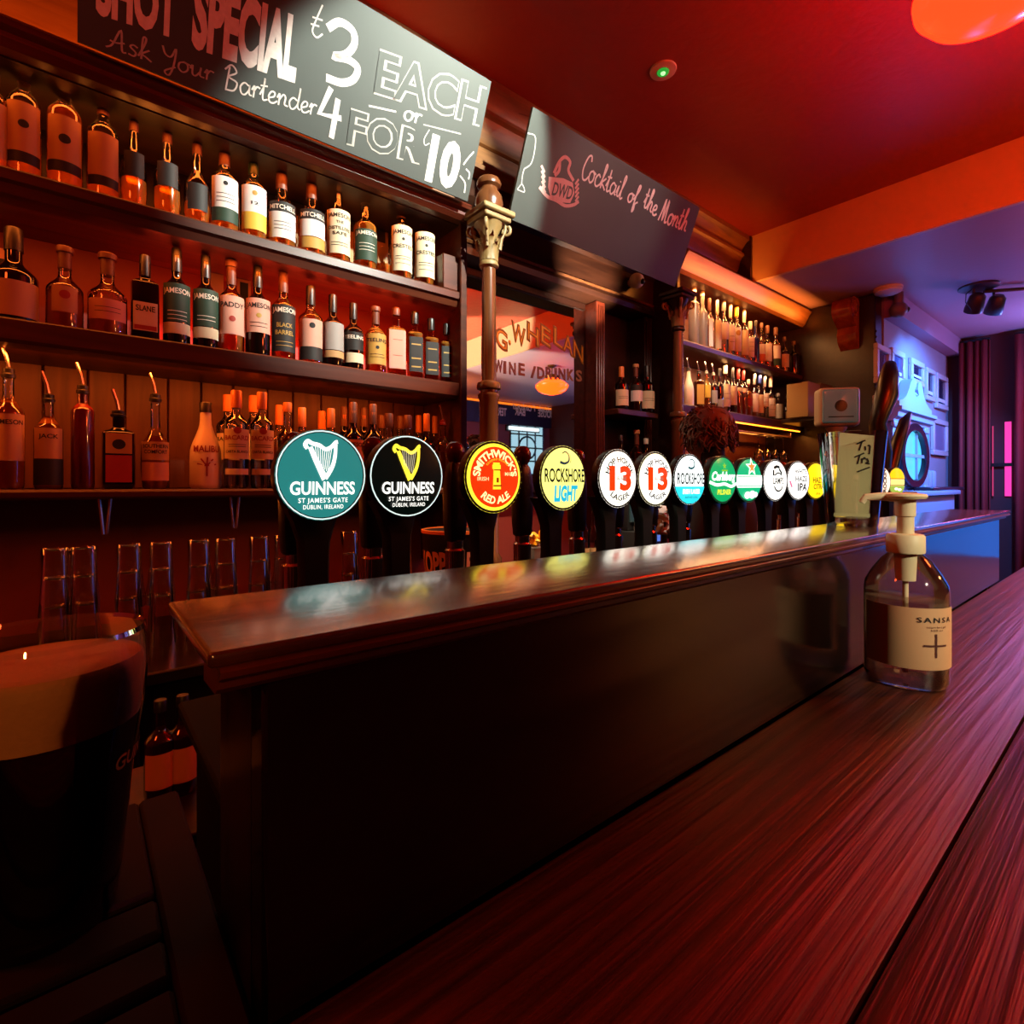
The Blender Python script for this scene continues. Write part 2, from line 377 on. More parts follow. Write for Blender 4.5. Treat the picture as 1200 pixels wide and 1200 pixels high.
GLY = {
 'a': (.52, [[(.38,.42),(.2,.5),(.05,.3),(.1,.05),(.25,.02),(.4,.25),(.42,.47),(.42,.1),(.54,.05)]]),
 'c': (.42, [[(.36,.4),(.22,.5),(.06,.3),(.1,.05),(.25,0),(.44,.15)]]),
 'd': (.54, [[(.38,.42),(.2,.5),(.05,.3),(.1,.05),(.25,.02),(.42,.3),(.48,1),(.42,.2),(.56,.05)]]),
 'e': (.42, [[(.03,.18),(.28,.3),(.3,.47),(.16,.48),(.05,.25),(.12,.03),(.28,.02),(.44,.15)]]),
 'f': (.36, [[(0,.2),(.25,.7),(.3,1),(.2,1),(.14,.5),(.1,-.4),(.2,-.3),(.2,.0),(.38,.15)]]),
 'h': (.5, [[(0,.1),(.2,.7),(.24,1),(.14,.95),(.1,0)],[(.1,.2),(.25,.48),(.36,.4),(.34,.1),(.5,.05)]]),
 'i': (.26, [[(0,.15),(.12,.5),(.1,.1),(.28,.06)],[(.13,.66),(.15,.72)]]),
 'k': (.44, [[(0,.1),(.2,.7),(.24,1),(.14,.95),(.1,0)],[(.36,.5),(.12,.25),(.25,.15),(.44,0)]]),
 'l': (.28, [[(0,.1),(.22,.75),(.24,1),(.14,.95),(.1,.2),(.16,0),(.3,.1)]]),
 'n': (.5, [[(0,.3),(.1,.5),(.08,0)],[(.08,.2),(.25,.5),(.36,.4),(.34,.1),(.5,.05)]]),
 'o': (.46, [[(.25,.5),(.08,.4),(.05,.15),(.2,0),(.36,.15),(.36,.4),(.22,.5),(.48,.42)]]),
 'p': (.5, [[(0,.3),(.1,.5),(.08,-.4)],[(.08,.3),(.25,.5),(.4,.3),(.25,.02),(.08,.1)]]),
 'r': (.34, [[(0,.3),(.1,.5),(.08,0)],[(.08,.25),(.2,.48),(.34,.45)]]),
 's': (.36, [[(.34,.44),(.2,.52),(.1,.4),(.28,.2),(.22,.02),(.04,.06)]]),
 't': (.32, [[(0,.2),(.14,.6),(.16,.95),(.12,.2),(.18,.02),(.34,.1)],[(0,.6),(.3,.64)]]),
 'u': (.52, [[(0,.3),(.08,.5),(.08,.1),(.2,.02),(.36,.3),(.38,.5),(.36,.1),(.52,.05)]]),
 'b': (.46, [[(0,.1),(.2,.7),(.24,1),(.14,.95),(.1,.1),(.25,0),(.38,.2),(.28,.45),(.12,.3)]]),
 'g': (.5, [[(.38,.42),(.2,.5),(.05,.3),(.12,.05),(.3,.1),(.4,.47),(.36,-.3),(.18,-.4),(.08,-.25),(.5,.1)]]),
 'A': (.66, [[(0,.05),(.2,.25),(.46,1),(.5,.1),(.64,.05)],[(.12,.4),(.3,.36),(.58,.45)]]),
 'B': (.6, [[(.18,.95),(.12,.4),(.08,0)],[(0,.8),(.25,1.05),(.46,.8),(.16,.55),(.5,.4),(.4,.05),(.05,0)]]),
 'C': (.5, [[(.48,.8),(.4,1.02),(.2,.9),(.05,.4),(.15,.02),(.35,0),(.52,.2)]]),
 'M': (.72, [[(0,0),(.12,.5),(.2,1),(.26,.3),(.3,.1),(.46,1),(.5,.3),(.54,.02),(.7,.08)]]),
 'P': (.52, [[(.14,.95),(.1,0)],[(0,.85),(.25,1.05),(.45,.8),(.14,.5)]]),
 'T': (.5, [[(0,.95),(.5,1)],[(.28,.97),(.22,.4),(.16,0)]]),
 'Y': (.52, [[(0,.95),(.1,.6),(.3,.55),(.46,1),(.4,.2),(.25,-.35),(.1,-.2),(.46,.12)]]),
}
def cursive(s, wd=.07, thick=None):
    x = 0; parts = []
    for ch in s:
        if ch == ' ': x += .35; continue
        adv, strokes = GLY[ch]
        for st in strokes: parts.append(ribbon([(x+a, b) for a, b in st], wd, n=4))
        x += adv
    vs_, fs = merge(*parts); return vs_, fs, x
def fit_cursive(s, x, y, wdt, h, wd=.07, shear=0.0):
    vs_, fs, W = cursive(s, wd); return [(x+(a+b*shear)/W*wdt, y+b*h) for a, b in vs_], fs
def plane_map(O, ex, ey, n=Vector((0, -1, 0)), off=.001):
    O, ex, ey, n = Vector(O), Vector(ex), Vector(ey), Vector(n)
    return lambda x, y: O+ex*x+ey*y+n*off
# ================================================================== the setting
XL, XR, YF, YB = -1.7, 6.3, -2.7, 2.05
BEAMX, ZC, ZLOW = 3.46, 2.92, 2.62
ALY = 1.237                                     # alcove wall plane
M_FLOOR = plain('floor_tile', '#2a1610', .5, noise=.5, nscale=8)
M_REDWALL = plain('red_wall_paint', '#7d2a1d', .6, bump=.05)
struct(box('floor', XL, XR, YF, YB, -.05, 0, M_FLOOR))
struct(box('ceiling', XL, BEAMX, YF, YB, ZC, ZC+.05, M_CEIL), 'ceiling above the bar tinted with red lamplight')
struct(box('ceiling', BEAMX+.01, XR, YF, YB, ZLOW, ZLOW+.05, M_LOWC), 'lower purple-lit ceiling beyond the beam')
struct(box('trim_1', BEAMX-.02, BEAMX+.01, YF, YB, ZLOW-.004, ZC, M_BEAM), 'embossed paper face of the dropped ceiling beam')
struct(box('wall_back', XL, 4.45, YB-.02, YB+.05, 0, ZC, M_REDWALL))
struct(box('wall_left', XL-.05, XL, YF, YB, 0, ZC, M_REDWALL))
struct(box('wall_front', XL, XR, YF-.05, YF, 0, ZC, plain('front_wall_paint', '#6a3a2a', .6)))
struct(box('wall_right', XR, XR+.05, YF, YB, 0, ZC, plain('maroon_wall', '#3a1012', .7)))
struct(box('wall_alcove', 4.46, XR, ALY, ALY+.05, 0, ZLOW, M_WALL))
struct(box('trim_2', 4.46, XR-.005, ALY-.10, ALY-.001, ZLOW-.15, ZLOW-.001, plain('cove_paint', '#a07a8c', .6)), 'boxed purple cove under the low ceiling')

# ------------------------------------------------------------------ left shelving of the back bar
ZS1, ZS2, ZS3 = 2.03, 1.675, 1.268             # shelf tops
SF = 1.72                                       # shelf front
cab = thing('back_bar_shelving', 'tall dark wooden back bar shelving left of the carved column', 'shelving', (0, 0, 0))
XA, XB = -1.55, 1.145
x = XA; k = 0
while x < XB-.01:
    wd = .098+.012*math.sin(k*2.3); x2 = min(x+wd, XB)
    box('back_plank', x+.0015, x2-.0015, 1.985+.002*(k % 2), 2.02, ZS3, ZS2-.05, W_PLANK, cab, .003, 1)
    x = x2; k += 1
box('back_panel', XA, XB, 2.0, 2.025, ZS1-.05, 2.30, W_DARK, cab)
box('back_panel', XA, XB, 2.0, 2.025, ZS2-.05, ZS1-.05, plain('red_back_panel', '#8c2c1c', .5, noise=.3, nscale=10), cab)
extrude_x('shelf', [(2.0, ZS1), (SF, ZS1), (SF-.006, ZS1-.006), (SF-.006, ZS1-.030), (SF+.004, ZS1-.036), (SF+.012, ZS1-.058), (SF+.030, ZS1-.062), (2.0, ZS1-.062)], XA, XB, W_SHELF, cab)
extrude_x('shelf', [(2.0, ZS2), (SF, ZS2), (SF-.004, ZS2-.004), (SF-.004, ZS2-.050), (SF+.004, ZS2-.058), (SF+.020, ZS2-.060), (2.0, ZS2-.06)], XA, XB, W_SHELF, cab)
extrude_x('shelf', [(2.0, ZS3), (SF-.04, ZS3), (SF-.046, ZS3-.006), (SF-.046, ZS3-.018), (SF-.04, ZS3-.024), (2.0, ZS3-.024)], XA, XB, W_SHELF, cab)
box('side_panel', XB, XB+.03, SF-.015, 2.02, .96, 2.30, W_SHELF, cab, .003, 1)
box('side_panel', XA-.03, XA, SF-.015, 2.02, .96, 2.30, W_SHELF, cab, .003, 1)
box('top_board', XA, XB+.03, SF, 2.02, 2.285, 2.31, W_DARK, cab)
extrude_x('top_moulding', [(1.80, 2.345), (1.655, 2.345), (1.648, 2.335), (1.655, 2.325), (1.672, 2.318), (1.672, 2.306), (1.69, 2.292), (1.72, 2.288), (1.80, 2.288)], XA, XB+.03, W_MOULD, cab)
box('end_block', XB-.07, XB-.002, SF+.002, SF+.10, ZS1, ZS1+.135, W_SHELF, cab, .004, 1)
for u, v in ((123, 590), (275, 590)):           # slim steel hangers below the lowest shelf
    p = onY(u, v, 1.78)
    for dx in (-.012, .012):
        tube('hanger_rod', [(p.x+dx, 1.78, ZS3-.024), (p.x+dx*.3, 1.78, ZS3-.12)], .004, M_STEEL, cab, 6)
# frieze + cornice running the length of the bar
cor = thing('bar_cornice', 'stepped wooden cornice running under the red-lit ceiling behind the chalkboards', 'cornice', (0, 0, 0))
box('frieze_board', XA, 1.178, 1.80, 2.02, 2.345, 2.60, W_TAN, cor); box('frieze_board', 2.632, 3.46, 1.80, 2.02, 2.60, 2.62, W_TAN, cor)
prof = [(2.02, 2.60), (1.79, 2.60), (1.785, 2.615), (1.80, 2.622), (1.80, 2.70), (1.785, 2.705), (1.775, 2.72), (1.765, 2.76), (1.75, 2.79), (1.735, 2.80), (1.735, 2.815), (1.755, 2.82), (1.745, 2.85), (1.72, 2.88), (1.70, 2.89), (1.70, 2.918), (2.02, 2.918)]
extrude_x('moulding', prof, XA, 3.42, W_TAN, cor)
box('end_return', 3.42, 3.445, 1.69, 2.02, 2.60, 2.918, W_DARK, cor, .004, 1)
# ------------------------------------------------------------------ header, mirror and posts
W_COL2 = wood('header_wood', '#20100a', '#3a2014', .28, (3, 30, 30), .06)
hd = thing('mirror_header', 'dark polished wooden header board above the lettered mirror', 'header', (0, 0, 0))
extrude_x('fascia', [(2.02, 2.598), (1.86, 2.598), (1.86, 2.52), (1.848, 2.51), (1.86, 2.495), (1.882, 2.47), (1.885, 2.32), (1.872, 2.30), (1.88, 2.275), (1.92, 2.262), (2.02, 2.262)], 1.18, 2.63, W_COL2, hd)
extrude_x('bead', [(1.886, 2.330), (1.877, 2.338), (1.868, 2.330), (1.877, 2.322)], 1.19, 2.615, W_COL, hd)
mir = thing('bar_mirror', 'gilt-lettered antique mirror behind the carved column', 'mirror', (0, 0, 0))
MY = 1.975
glass = box('mirror_glass', 1.20, 2.13, MY, MY+.01, 1.28, 2.262, mirror_mat('mirror_silver'), mir)
box('frame_rail', 1.18, 2.13, MY-.02, MY+.012, 1.24, 1.285, W_DARK, mir, .004, 1)
box('frame_rail', 1.18, 2.13, MY-.012, MY+.012, 2.225, 2.261, W_DARK, mir, .004, 1)
GOLDLINE = plain('gilt_outline', '#8a6420', .45, .3); GOLDIN = plain('gilt_fill', '#d8a83a', .35, .5)
def mm(off): 
    return lambda x, y: Vector((x, MY-off, y))
def mirror_word(s, pts, h, fill, line, bold, name):
    # each letter stands on the next point of the arc (image px -> mirror plane)
    for ch, (u, v, wpx) in zip(s, pts):
        p = onY(u, v, MY); q = onY(u+wpx, v, MY); wd = q.x-p.x
        a = (wd)/1
        sl = -.35 if name == 'arched_letter' else 0
        sh = fit(ch, p.x+wd/2, 0, wd*1.12, h*1.06, .035); put(name, ([(X, Y+p.z-.004+sl*(X-p.x-wd/2)) for X, Y in sh[0]], sh[1]), mm(.0012), line, mir)
        if fill:
            sh = fit(ch, p.x+wd/2, 0, wd*.92, h*.96, -.012); put(name, ([(X, Y+p.z+sl*(X-p.x-wd/2)) for X, Y in sh[0]], sh[1]), mm(.0022), fill, mir)
mirror_word('G.WHELAN', [(581, 406, 13), (596, 402, 2.5), (600, 400, 15), (618, 400, 13), (634, 402, 11), (649, 404, 10), (660, 412, 11), (672, 420, 11)], .085, GOLDIN, GOLDLINE, .03, 'arched_letter')
M_FAINT = plain('worn_gilt', '#8a6a58', .5, .3)
mirror_word('WINE/DRINKS', [(580, 434, 8.5), (590, 436, 3), (597, 437, 7), (608, 438, 6.5), (622, 441, 6), (630, 442, 7.5), (640, 442, 7), (650, 443, 2.5), (655, 443, 7), (665, 444, 7), (675, 445, 6.5)], .052, None, M_FAINT, 0, 'letter')
def post(name, label, x0, x1, y0, y1, z0, z1, mat):
    t = thing(name, label, 'post', ((x0+x1)/2, (y0+y1)/2, z0))
    hx, hy, H = (x1-x0)/2, (y1-y0)/2, z1-z0
    box('shaft', -hx, hx, -hy, hy, 0, H, mat, t, .004, 1)
    for fx in (-.5, 0, .5): box('reed', fx*hx-.006, fx*hx+.006, -hy-.008, -hy+.002, .02, H-.02, mat, t, .004, 1)
    return t
post('reeded_post', 'reeded reddish wooden post between the mirror and bottle niche', 2.135, 2.205, 1.89, 2.02, .97, 2.261, W_MOULD)
post('reeded_post', 'reeded dark wooden post right of the bottle niche', 2.555, 2.625, 1.89, 2.02, .97, 2.261, W_DARK)
ni = thing('bottle_niche', 'narrow dark wooden niche with one shelf right of the mirror', 'niche', (0, 0, 0))
box('back_panel', 2.205, 2.555, 2.0, 2.025, .97, 2.261, W_DARK, ni)
box('pilaster_strip', 2.30, 2.335, 1.985, 2.0, 1.70, 2.261, W_DARK, ni, .003, 1)
box('shelf', 2.205, 2.555, 1.80, 2.0, 1.655, 1.685, W_SHELF, ni, .003, 1)
box('shelf', 2.205, 2.555, 1.76, 2.0, 1.245, 1.268, W_SHELF, ni, .003, 1)
# ------------------------------------------------------------------ carved columns
def leaf_mesh(h, wdt, curl):
    vs_, fs = [], []; n = 7
    for i in range(n):
        t = i/(n-1); ww = wdt*(.55+.75*t-1.0*t*t+.0)*(1-.75*max(0, t-.75)/.25); z = h*(t-.28*max(0, t-.62)/.38); out = .004+curl*(t**2.5)
        for j, s in enumerate((-1, -.5, 0, .5, 1)):
            vs_.append((s*ww, -(out+.004*(1-abs(s))), z-(.004 if abs(s) == 1 else 0)*(i % 2)))
    for i in range(n-1):
        for j in range(4): a = i*5+j; fs.append((a, a+1, a+6, a+5))
    o = len(vs_); 
    for v in list(vs_): vs_.append((v[0]*.9, v[1]+.006, v[2]))
    fs += [tuple(reversed([q+o for q in f])) for f in fs]
    return mesh(vs_, fs)
LEAF1 = leaf_mesh(.085, .018, .022); LEAF2 = leaf_mesh(.13, .017, .032)
def volute_mesh(s):
    pts = [(0, 0, -.07), (0, -.006, -.03), (0, -.02, 0)]
    for k in range(14):
        a = k*.62; r = .022*(1-k/16); pts.append((0, -.022-r*math.sin(a)*1+.0, .0-(.022-r*math.cos(a)-.0)+.022))
    return tube_mesh([(p[0], p[1]*s, p[2]*s) for p in pts], [.007]*3+[.0075*(1-k/22) for k in range(14)], 8)
VOL = volute_mesh(1.0)
def column(label, X, Y, mat_cap, r, ztop=2.31, urn=True):
    t = thing('carved_column', label, 'column', (X, Y, .97))
    z = lambda h: h-.97
    lathe('pedestal', [(.05, 0), (.05, .03), (.038, .05), (.036, z(1.60)), (.042, z(1.615)), (.042, z(1.625)), (.034, z(1.63)), (.034, z(1.64)), (.046, z(1.645)), (.048, z(1.655)), (.044, z(1.668)), (.03, z(1.675))], W_COL, t)
    lathe('shaft', [(r*1.0, z(1.67)), (r*1.05, z(1.75)), (r*.92, z(2.115))], W_COL, t)
    lathe('neck_ring', [(r, z(2.105)), (r*1.3, z(2.112)), (r*1.35, z(2.12)), (r*1.2, z(2.13)), (r, z(2.133))], mat_cap, t)
    cp = lathe('capital', [(r*.98, z(2.13)), (r*1.02, z(2.19)), (r*1.25, z(2.235)), (r*1.9, z(2.268)), (r*2.0, z(2.273))], mat_cap, t)
    for k in range(8):
        a = k*PI/4
        link('acanthus_leaf', LEAF1, mat_cap, cp, (math.sin(a)*r*1.0, -math.cos(a)*r*1.0, z(2.132)), (0, 0, a))
        a += PI/8
        link('acanthus_leaf', LEAF2, mat_cap, cp, (math.sin(a)*r*.95, -math.cos(a)*r*.95, z(2.132)), (0, 0, a))
    for k in range(4):
        a = PI/4+k*PI/2
        link('volute', VOL, mat_cap, cp, (math.sin(a)*r*1.5, -math.cos(a)*r*1.5, z(2.245)), (0, 0, a))
    box('abacus', -.062, .062, -.062, .062, z(2.275), z(2.295), mat_cap, t, .004, 1)
    box('abacus', -.074, .074, -.074, .074, z(2.295), z(2.318), mat_cap, t, .005, 1)
    if urn: lathe('turned_urn', [(.03, z(2.318)), (.05, z(2.325)), (.055, z(2.35)), (.05, z(2.38)), (.036, z(2.40)), (.034, z(2.41)), (.046, z(2.418)), (.048, z(2.43)), (.04, z(2.445)), (.02, z(2.45))], W_COL, t)
    return t
column('slender carved column with gilt leafy capital and turned urn, beside the long shelving', 1.216, 1.62, M_CAP, .028)
column('slender dark column with leafy capital beside the right-hand bottle shelves', 2.51, 1.64, W_DARK, .028, urn=False)
# ------------------------------------------------------------------ right shelving
rc = thing('back_bar_shelving', 'right-hand back bar shelving with a glowing orange strip under the bottles', 'shelving', (0, 0, 0))
RX0, RX1 = 2.63, 4.29; ZR1, ZR2 = 2.115, 1.745
box('back_panel', RX0, RX1, 2.0, 2.025, .97, 2.55, plain('amber_back_panel', '#6a3018', .45, noise=.3, nscale=10), rc)
extrude_x('shelf', [(2.0, ZR1), (SF, ZR1), (SF-.005, ZR1-.008), (SF, ZR1-.03), (SF+.03, ZR1-.04), (2.0, ZR1-.045)], RX0, RX1, W_SHELF, rc)
extrude_x('shelf', [(2.0, ZR2), (SF, ZR2), (SF-.005, ZR2-.008), (SF, ZR2-.05), (SF+.03, ZR2-.06), (2.0, ZR2-.06)], RX0, RX1, W_SHELF, rc)
extrude_x('top_rail', [(2.0, 2.60), (1.66, 2.60), (1.65, 2.585), (1.67, 2.56), (1.70, 2.50), (1.72, 2.485), (2.0, 2.485)], RX0, RX1, W_TAN, rc)
box('side_panel', RX0-.005, RX0+.02, SF, 2.02, .97, 2.55, W_DARK, rc)
led = glow('amber_led', '#ff8a1c', 5.0)
box('light_strip', RX0+.05, 4.22, SF-.012, SF-.004, ZR2-.068, ZR2-.060, led, rc)
for k in range(4):
    p = onY((889, 899, 908, 918)[k], 512, 1.80)
    t = thing('wine_glass', ('first', 'second', 'third', 'fourth')[k]+' from the left of the wine glasses hanging below the orange strip', 'glass', (p.x, 1.80, 1.42), 0, 'hanging wine glasses')
    g = thin_glass('clear_glass', (.97, .97, .97), 1.6)
    lathe('bowl', [(.030, .0), (.036, .03), (.038, .06), (.03, .09), (.006, .115)], g, t, cap=False)
    lathe('stem', [(.006, .115), (.004, .13), (.004, .20), (.006, .205)], g, t)
    lathe('foot', [(.006, .205), (.035, .212), (.035, .215), (0, .216)], g, t)
box('rack_rail', RX0+.6, 4.2, 1.76, 1.775, 1.636, 1.645, W_DARK, rc)
box('rack_rail', RX0+.6, 4.2, 1.825, 1.84, 1.636, 1.645, W_DARK, rc)
for xx in (3.25, 4.18): box('rack_bracket', xx, xx+.01, 1.76, 1.84, 1.645, ZR2-.058, W_DARK, rc)
# end pier of the back bar with its scroll bracket
pier = thing('end_pier', 'dark wooden end pier of the back bar beside the blue alcove', 'pier', (0, 0, 0))
box('body', 4.30, 4.436, ALY+.005, 2.02, 0, ZLOW-.005, W_DARK, pier, .006, 1)
for k in range(26): 
    lathe('bead', [(0, -.010), (.007, -.007), (.010, 0), (.007, .007), (0, .010)], W_DARK, pier, (4.300, ALY+.004, 1.35+k*.040), seg=8)
box('side_shelf', 3.88, 4.299, 1.46, 1.70, 1.715, 1.745, W_DARK, pier, .004, 1)
cb = thing('scroll_corbel', 'glossy carved scroll bracket high on the end pier', 'bracket', (4.295, 1.40, 2.28))
cpts = []
for k in range(26):
    a = -1.9+k*.36; r = .078*(1-k/40); cpts.append((-(.085)+r*math.cos(a)*1.0, .235+r*math.sin(a)))
W_CORB = wood('corbel_wood', '#6a2a0e', '#a04a18', .16, (20, 20, 4), .04)
def cmap(x, y): return (x, -.06, y)
out = [(0, .32)]+[(-.085+.085*math.cos(a), .235+.085*math.sin(a)) for a in [PI/2+.05+k*.3 for k in range(9)]]+[(-.055, .12), (-.07, .07), (-.06, .03), (-.035, .0), (-.012, -.015), (0, -.03)]
extrude_poly('console', out, cmap, (0, .12, 0), W_CORB, cb)
lathe('volute_boss', [(0, -.072), (.028, -.070), (.034, -.060), (.034, .0)], W_CORB, cb, (-.085, 0, .235), rot=(PI/2, 0, 0), seg=20).rotation_euler = (-PI/2, 0, 0)
sp = [(-.085+(.078-.0028*k)*math.cos(.5+k*.45), -.062, .235+(.078-.0028*k)*math.sin(.5+k*.45)) for k in range(18)]
tube('spiral_rib', sp, .006, W_CORB, cb)
# ------------------------------------------------------------------ back counter and bar
bc = thing('back_counter', 'dark back counter under the bottle shelves', 'counter', (0, 0, 0))
box('worktop', XA, 4.29, 1.42, 2.02, .83, .86, plain('dark_laminate', '#170d09', .35), bc, .004, 1)
for k in range(7):
    x0 = XA+.02+k*.83; box('cabinet_door', x0, min(x0+.81, 4.28), 1.46, 1.48, .10, .82, plain('matt_brown', '#0d0705', .85, spec=.1), bc, .006, 1)
box('carcass', XA+.01, 4.28, 1.48, 2.0, .0, .83, W_DARK, bc)
ZK, ZL = 1.05, 1.218
ct = thing('bar_counter', 'wide brown wooden bar counter with deep grain in the foreground', 'counter', (0, 0, 0))
ys = [-.62, -.40, -.215, -.09, .083, .2365]
for i in range(5):
    o = box('counter_plank', -.9, 2.25, ys[i]+.0006, ys[i+1]-.0006, ZK-.04, ZK, W_COUNTER, ct, .0025, 2)
box('counter_body', -.88, 2.2, -.40, .23, 0, ZK-.041, W_DARK, ct)
lg = thing('bar_ledge', 'raised narrow wooden bar ledge in front of the beer taps', 'ledge', (0, 0, 0))
LX0, LX1 = .037, 1.72
box('ledge_top', LX0, LX1, .220, .332, ZL-.006, ZL, W_LEDGE, lg, .0022, 3)
def mould_prof(y): return [(y+.03, ZL-.0062), (y-.002, ZL-.0062), (y-.004, ZL-.008), (y-.0035, ZL-.0105), (y, ZL-.0125), (y+.004, ZL-.00655), (y+.0035, ZL-.0165), (y+.0065, ZL-.019), (y+.03, ZL-.020)]
extrude_x('moulding', mould_prof(.224), LX0+.004, LX1-.004, W_MOULD, lg)
box('riser_panel', .06, LX1-.02, .2375, .258, ZK, ZL-.0065, W_PANEL, lg, .002, 1)
box('back_board', .06, LX1-.02, .305, .322, ZK-.06, ZL-.0065, W_DARK, lg)
box('end_board', .06, .075, .2575, .306, ZK-.06, ZL-.0065, W_DARK, lg)
box('end_board', LX1-.035, LX1-.02, .2575, .306, ZK-.06, ZL-.0065, W_DARK, lg)
dk = thing('tap_deck', 'black deck behind the ledge carrying the row of beer taps', 'deck', (0, 0, 0))
box('deck_top', .10, 2.35, .335, .80, .985, 1.0, plain('deck_black', '#0b0909', .8, spec=.2), dk, .003, 1)
box('deck_body', .115, 2.33, .36, .76, 0, .985, plain('matt_black', '#0a0707', .85, spec=.1), dk)
db = thing('drip_board', 'slotted dark wooden drip board under the pint at the left', 'drip board', (0, 0, ZK))
for (a, b) in ((.2378, .287), (.293, .320), (.326, .354), (.360, .47)):
    box('slat', -.7, .034, a, b, -.022, 0, plain('drip_wood', '#240d07', .7, spec=.2, noise=.5, nscale=12), db, .002, 1)
box('end_rail', .0345, .0585, .2378, .47, -.022, 0, plain('drip_wood', '#240d07', .7, spec=.2, noise=.5, nscale=12), db, .002, 1)
box('tray', -.7, .0585, .2378, .47, -.05, -.023, M_BLACK, db)
box('support', -.7, .05, .25, .46, -1.05, -.05, W_DARK, db)
# ================================================================== beer taps with glowing badges
TAPY, DIA = .59, .0995; RB = DIA/2
def lens_map(off):
    return lambda x, y: Vector((x*RB, -(.010+.004*(1-min(1, x*x+y*y)))-off, y*RB))
def lens_mesh(scale=1.0):
    prof = []
    vs_ = [(0, -.014, 0)]; fs = []; n = 40; rings_ = 7
    for i in range(1, rings_+1):
        r = i/rings_*scale
        for k in range(n):
            a = 2*PI*k/n; vs_.append((r*RB*math.cos(a), -(.010+.004*(1-r*r)), r*RB*math.sin(a)))
    for k in range(n): fs.append((0, 1+k, 1+(k+1) % n))
    for i in range(rings_-1):
        for k in range(n): a = 1+i*n+k; b = 1+i*n+(k+1) % n; fs.append((a, a+n, b+n, b))
    return mesh(vs_, fs)
LENS = None
def fine(shape, cuts=0): return shape
def rdisc(r0, n=40):   # disc of rings so that it follows the dome
    vs_, fs = [(0, 0)], []
    m = 6
    for i in range(1, m+1):
        for k in range(n): a = 2*PI*k/n; vs_.append((r0*i/m*math.cos(a), r0*i/m*math.sin(a)))
    for k in range(n): fs.append((0, 1+k, 1+(k+1) % n))
    for i in range(m-1):
        for k in range(n): a = 1+i*n+k; b = 1+i*n+(k+1) % n; fs.append((a, a+n, b+n, b))
    return vs_, fs
def chord(y0, y1, r=.97, nx=24, ny=6):  # horizontal band of the disc
    vs_, fs = [], []
    for j in range(ny+1):
        y = y0+(y1-y0)*j/ny; hw = math.sqrt(max(0, r*r-y*y))
        for i in range(nx+1): vs_.append((-hw+2*hw*i/nx, y))
    for j in range(ny):
        for i in range(nx): a = j*(nx+1)+i; fs.append((a, a+1, a+nx+2, a+nx+1))
    return vs_, fs
def harp():
    s = [ribbon([(-.44,.30),(-.50,.40),(-.42,.50),(-.30,.44),(-.10,.40),(.08,.30),(.25,.36),(.40,.50),(.47,.52)], .12, .10, 6),
         ribbon([(-.36,.34),(-.22,.02),(-.06,-.30),(.06,-.52)], .13, .20, 6),
         ribbon([(.40,.46),(.37,.15),(.30,-.12),(.18,-.34),(.06,-.50)], .10, .13, 6)]
    return merge(*s)
def harp_strings():
    s = []
    for k in range(8):
        t = k/7; s.append(ribbon([(-.22+.50*t, .40-.06*math.sin(t*3)), (-.17+.30*t, -.08-.26*t)], .018, smooth=False))
    return merge(*s)
def wave_icon(cx, cy_, s):
    return merge(ribbon([(cx-.9*s, cy_-.35*s), (cx-.2*s, cy_-.5*s), (cx+.5*s, cy_-.2*s), (cx+.55*s, cy_+.5*s), (cx+.05*s, cy_+.85*s), (cx-.45*s, cy_+.65*s)], .34*s, .12*s),
                 ribbon([(cx+.75*s, cy_-.4*s), (cx+.9*s, cy_+.1*s), (cx+.75*s, cy_+.6*s)], .1*s, .05*s))
def star(cx, cy_, r):
    return poly([(cx+(r if k % 2 == 0 else r*.42)*math.cos(PI/2+k*PI/5), cy_+(r if k % 2 == 0 else r*.42)*math.sin(PI/2+k*PI/5)) for k in range(10)])
def G(h, s=1.0):
    s *= 1.25
    return glow('glow_'+h.strip('#')+'_%d' % int(s*100), h, s)
def stretch(shape, cx, cy_, sx, sy): return [(cx+x*sx, cy_+y*sy) for x, y in shape[0]], shape[1]
WHT = ('#fffdf2', 1.35)
def art_guinness(bg, hc, hs, tc):
    return bg, [('white_rim', ring(0, 0, .955, .985), ('#e8fff8', .9)), ('harp', stretch(harp(), -.02, .33, .74, .80), hc), ('harp_strings', stretch(harp_strings(), -.02, .33, .74, .80), hs),
                ('badge_letters', fit('GUINNESS', .0, -.42, 1.42, .27, .022), tc),
                ('badge_letters', fit("ST JAMES'S GATE", .0, -.60, 1.08, .10, .008, spacing=1.15), tc), ('badge_letters', fit('DUBLIN, IRELAND', .0, -.74, .88, .09, .008, spacing=1.15), tc)]
A = []   # (u, v, label, background, art)
A.append((374, 554, 'largest beer tap with a round teal badge showing a white harp', *art_guinness(('#2f9490', .62), WHT, WHT, WHT)))
A.append((473, 559, 'beer tap with a round black badge showing a golden harp', *art_guinness(('#06110d', .5), ('#ffe23a', 1.25), ('#e8dcb0', .8), WHT)))
tower = merge(poly([(-.13,-.34),(.15,-.34),(.11,.22),(-.11,.22)]), poly([(-.15,.22),(.14,.22),(.14,.34),(-.15,.34)]), poly([(-.12,.34),(.11,.34),(.11,.40),(-.12,.40)]))
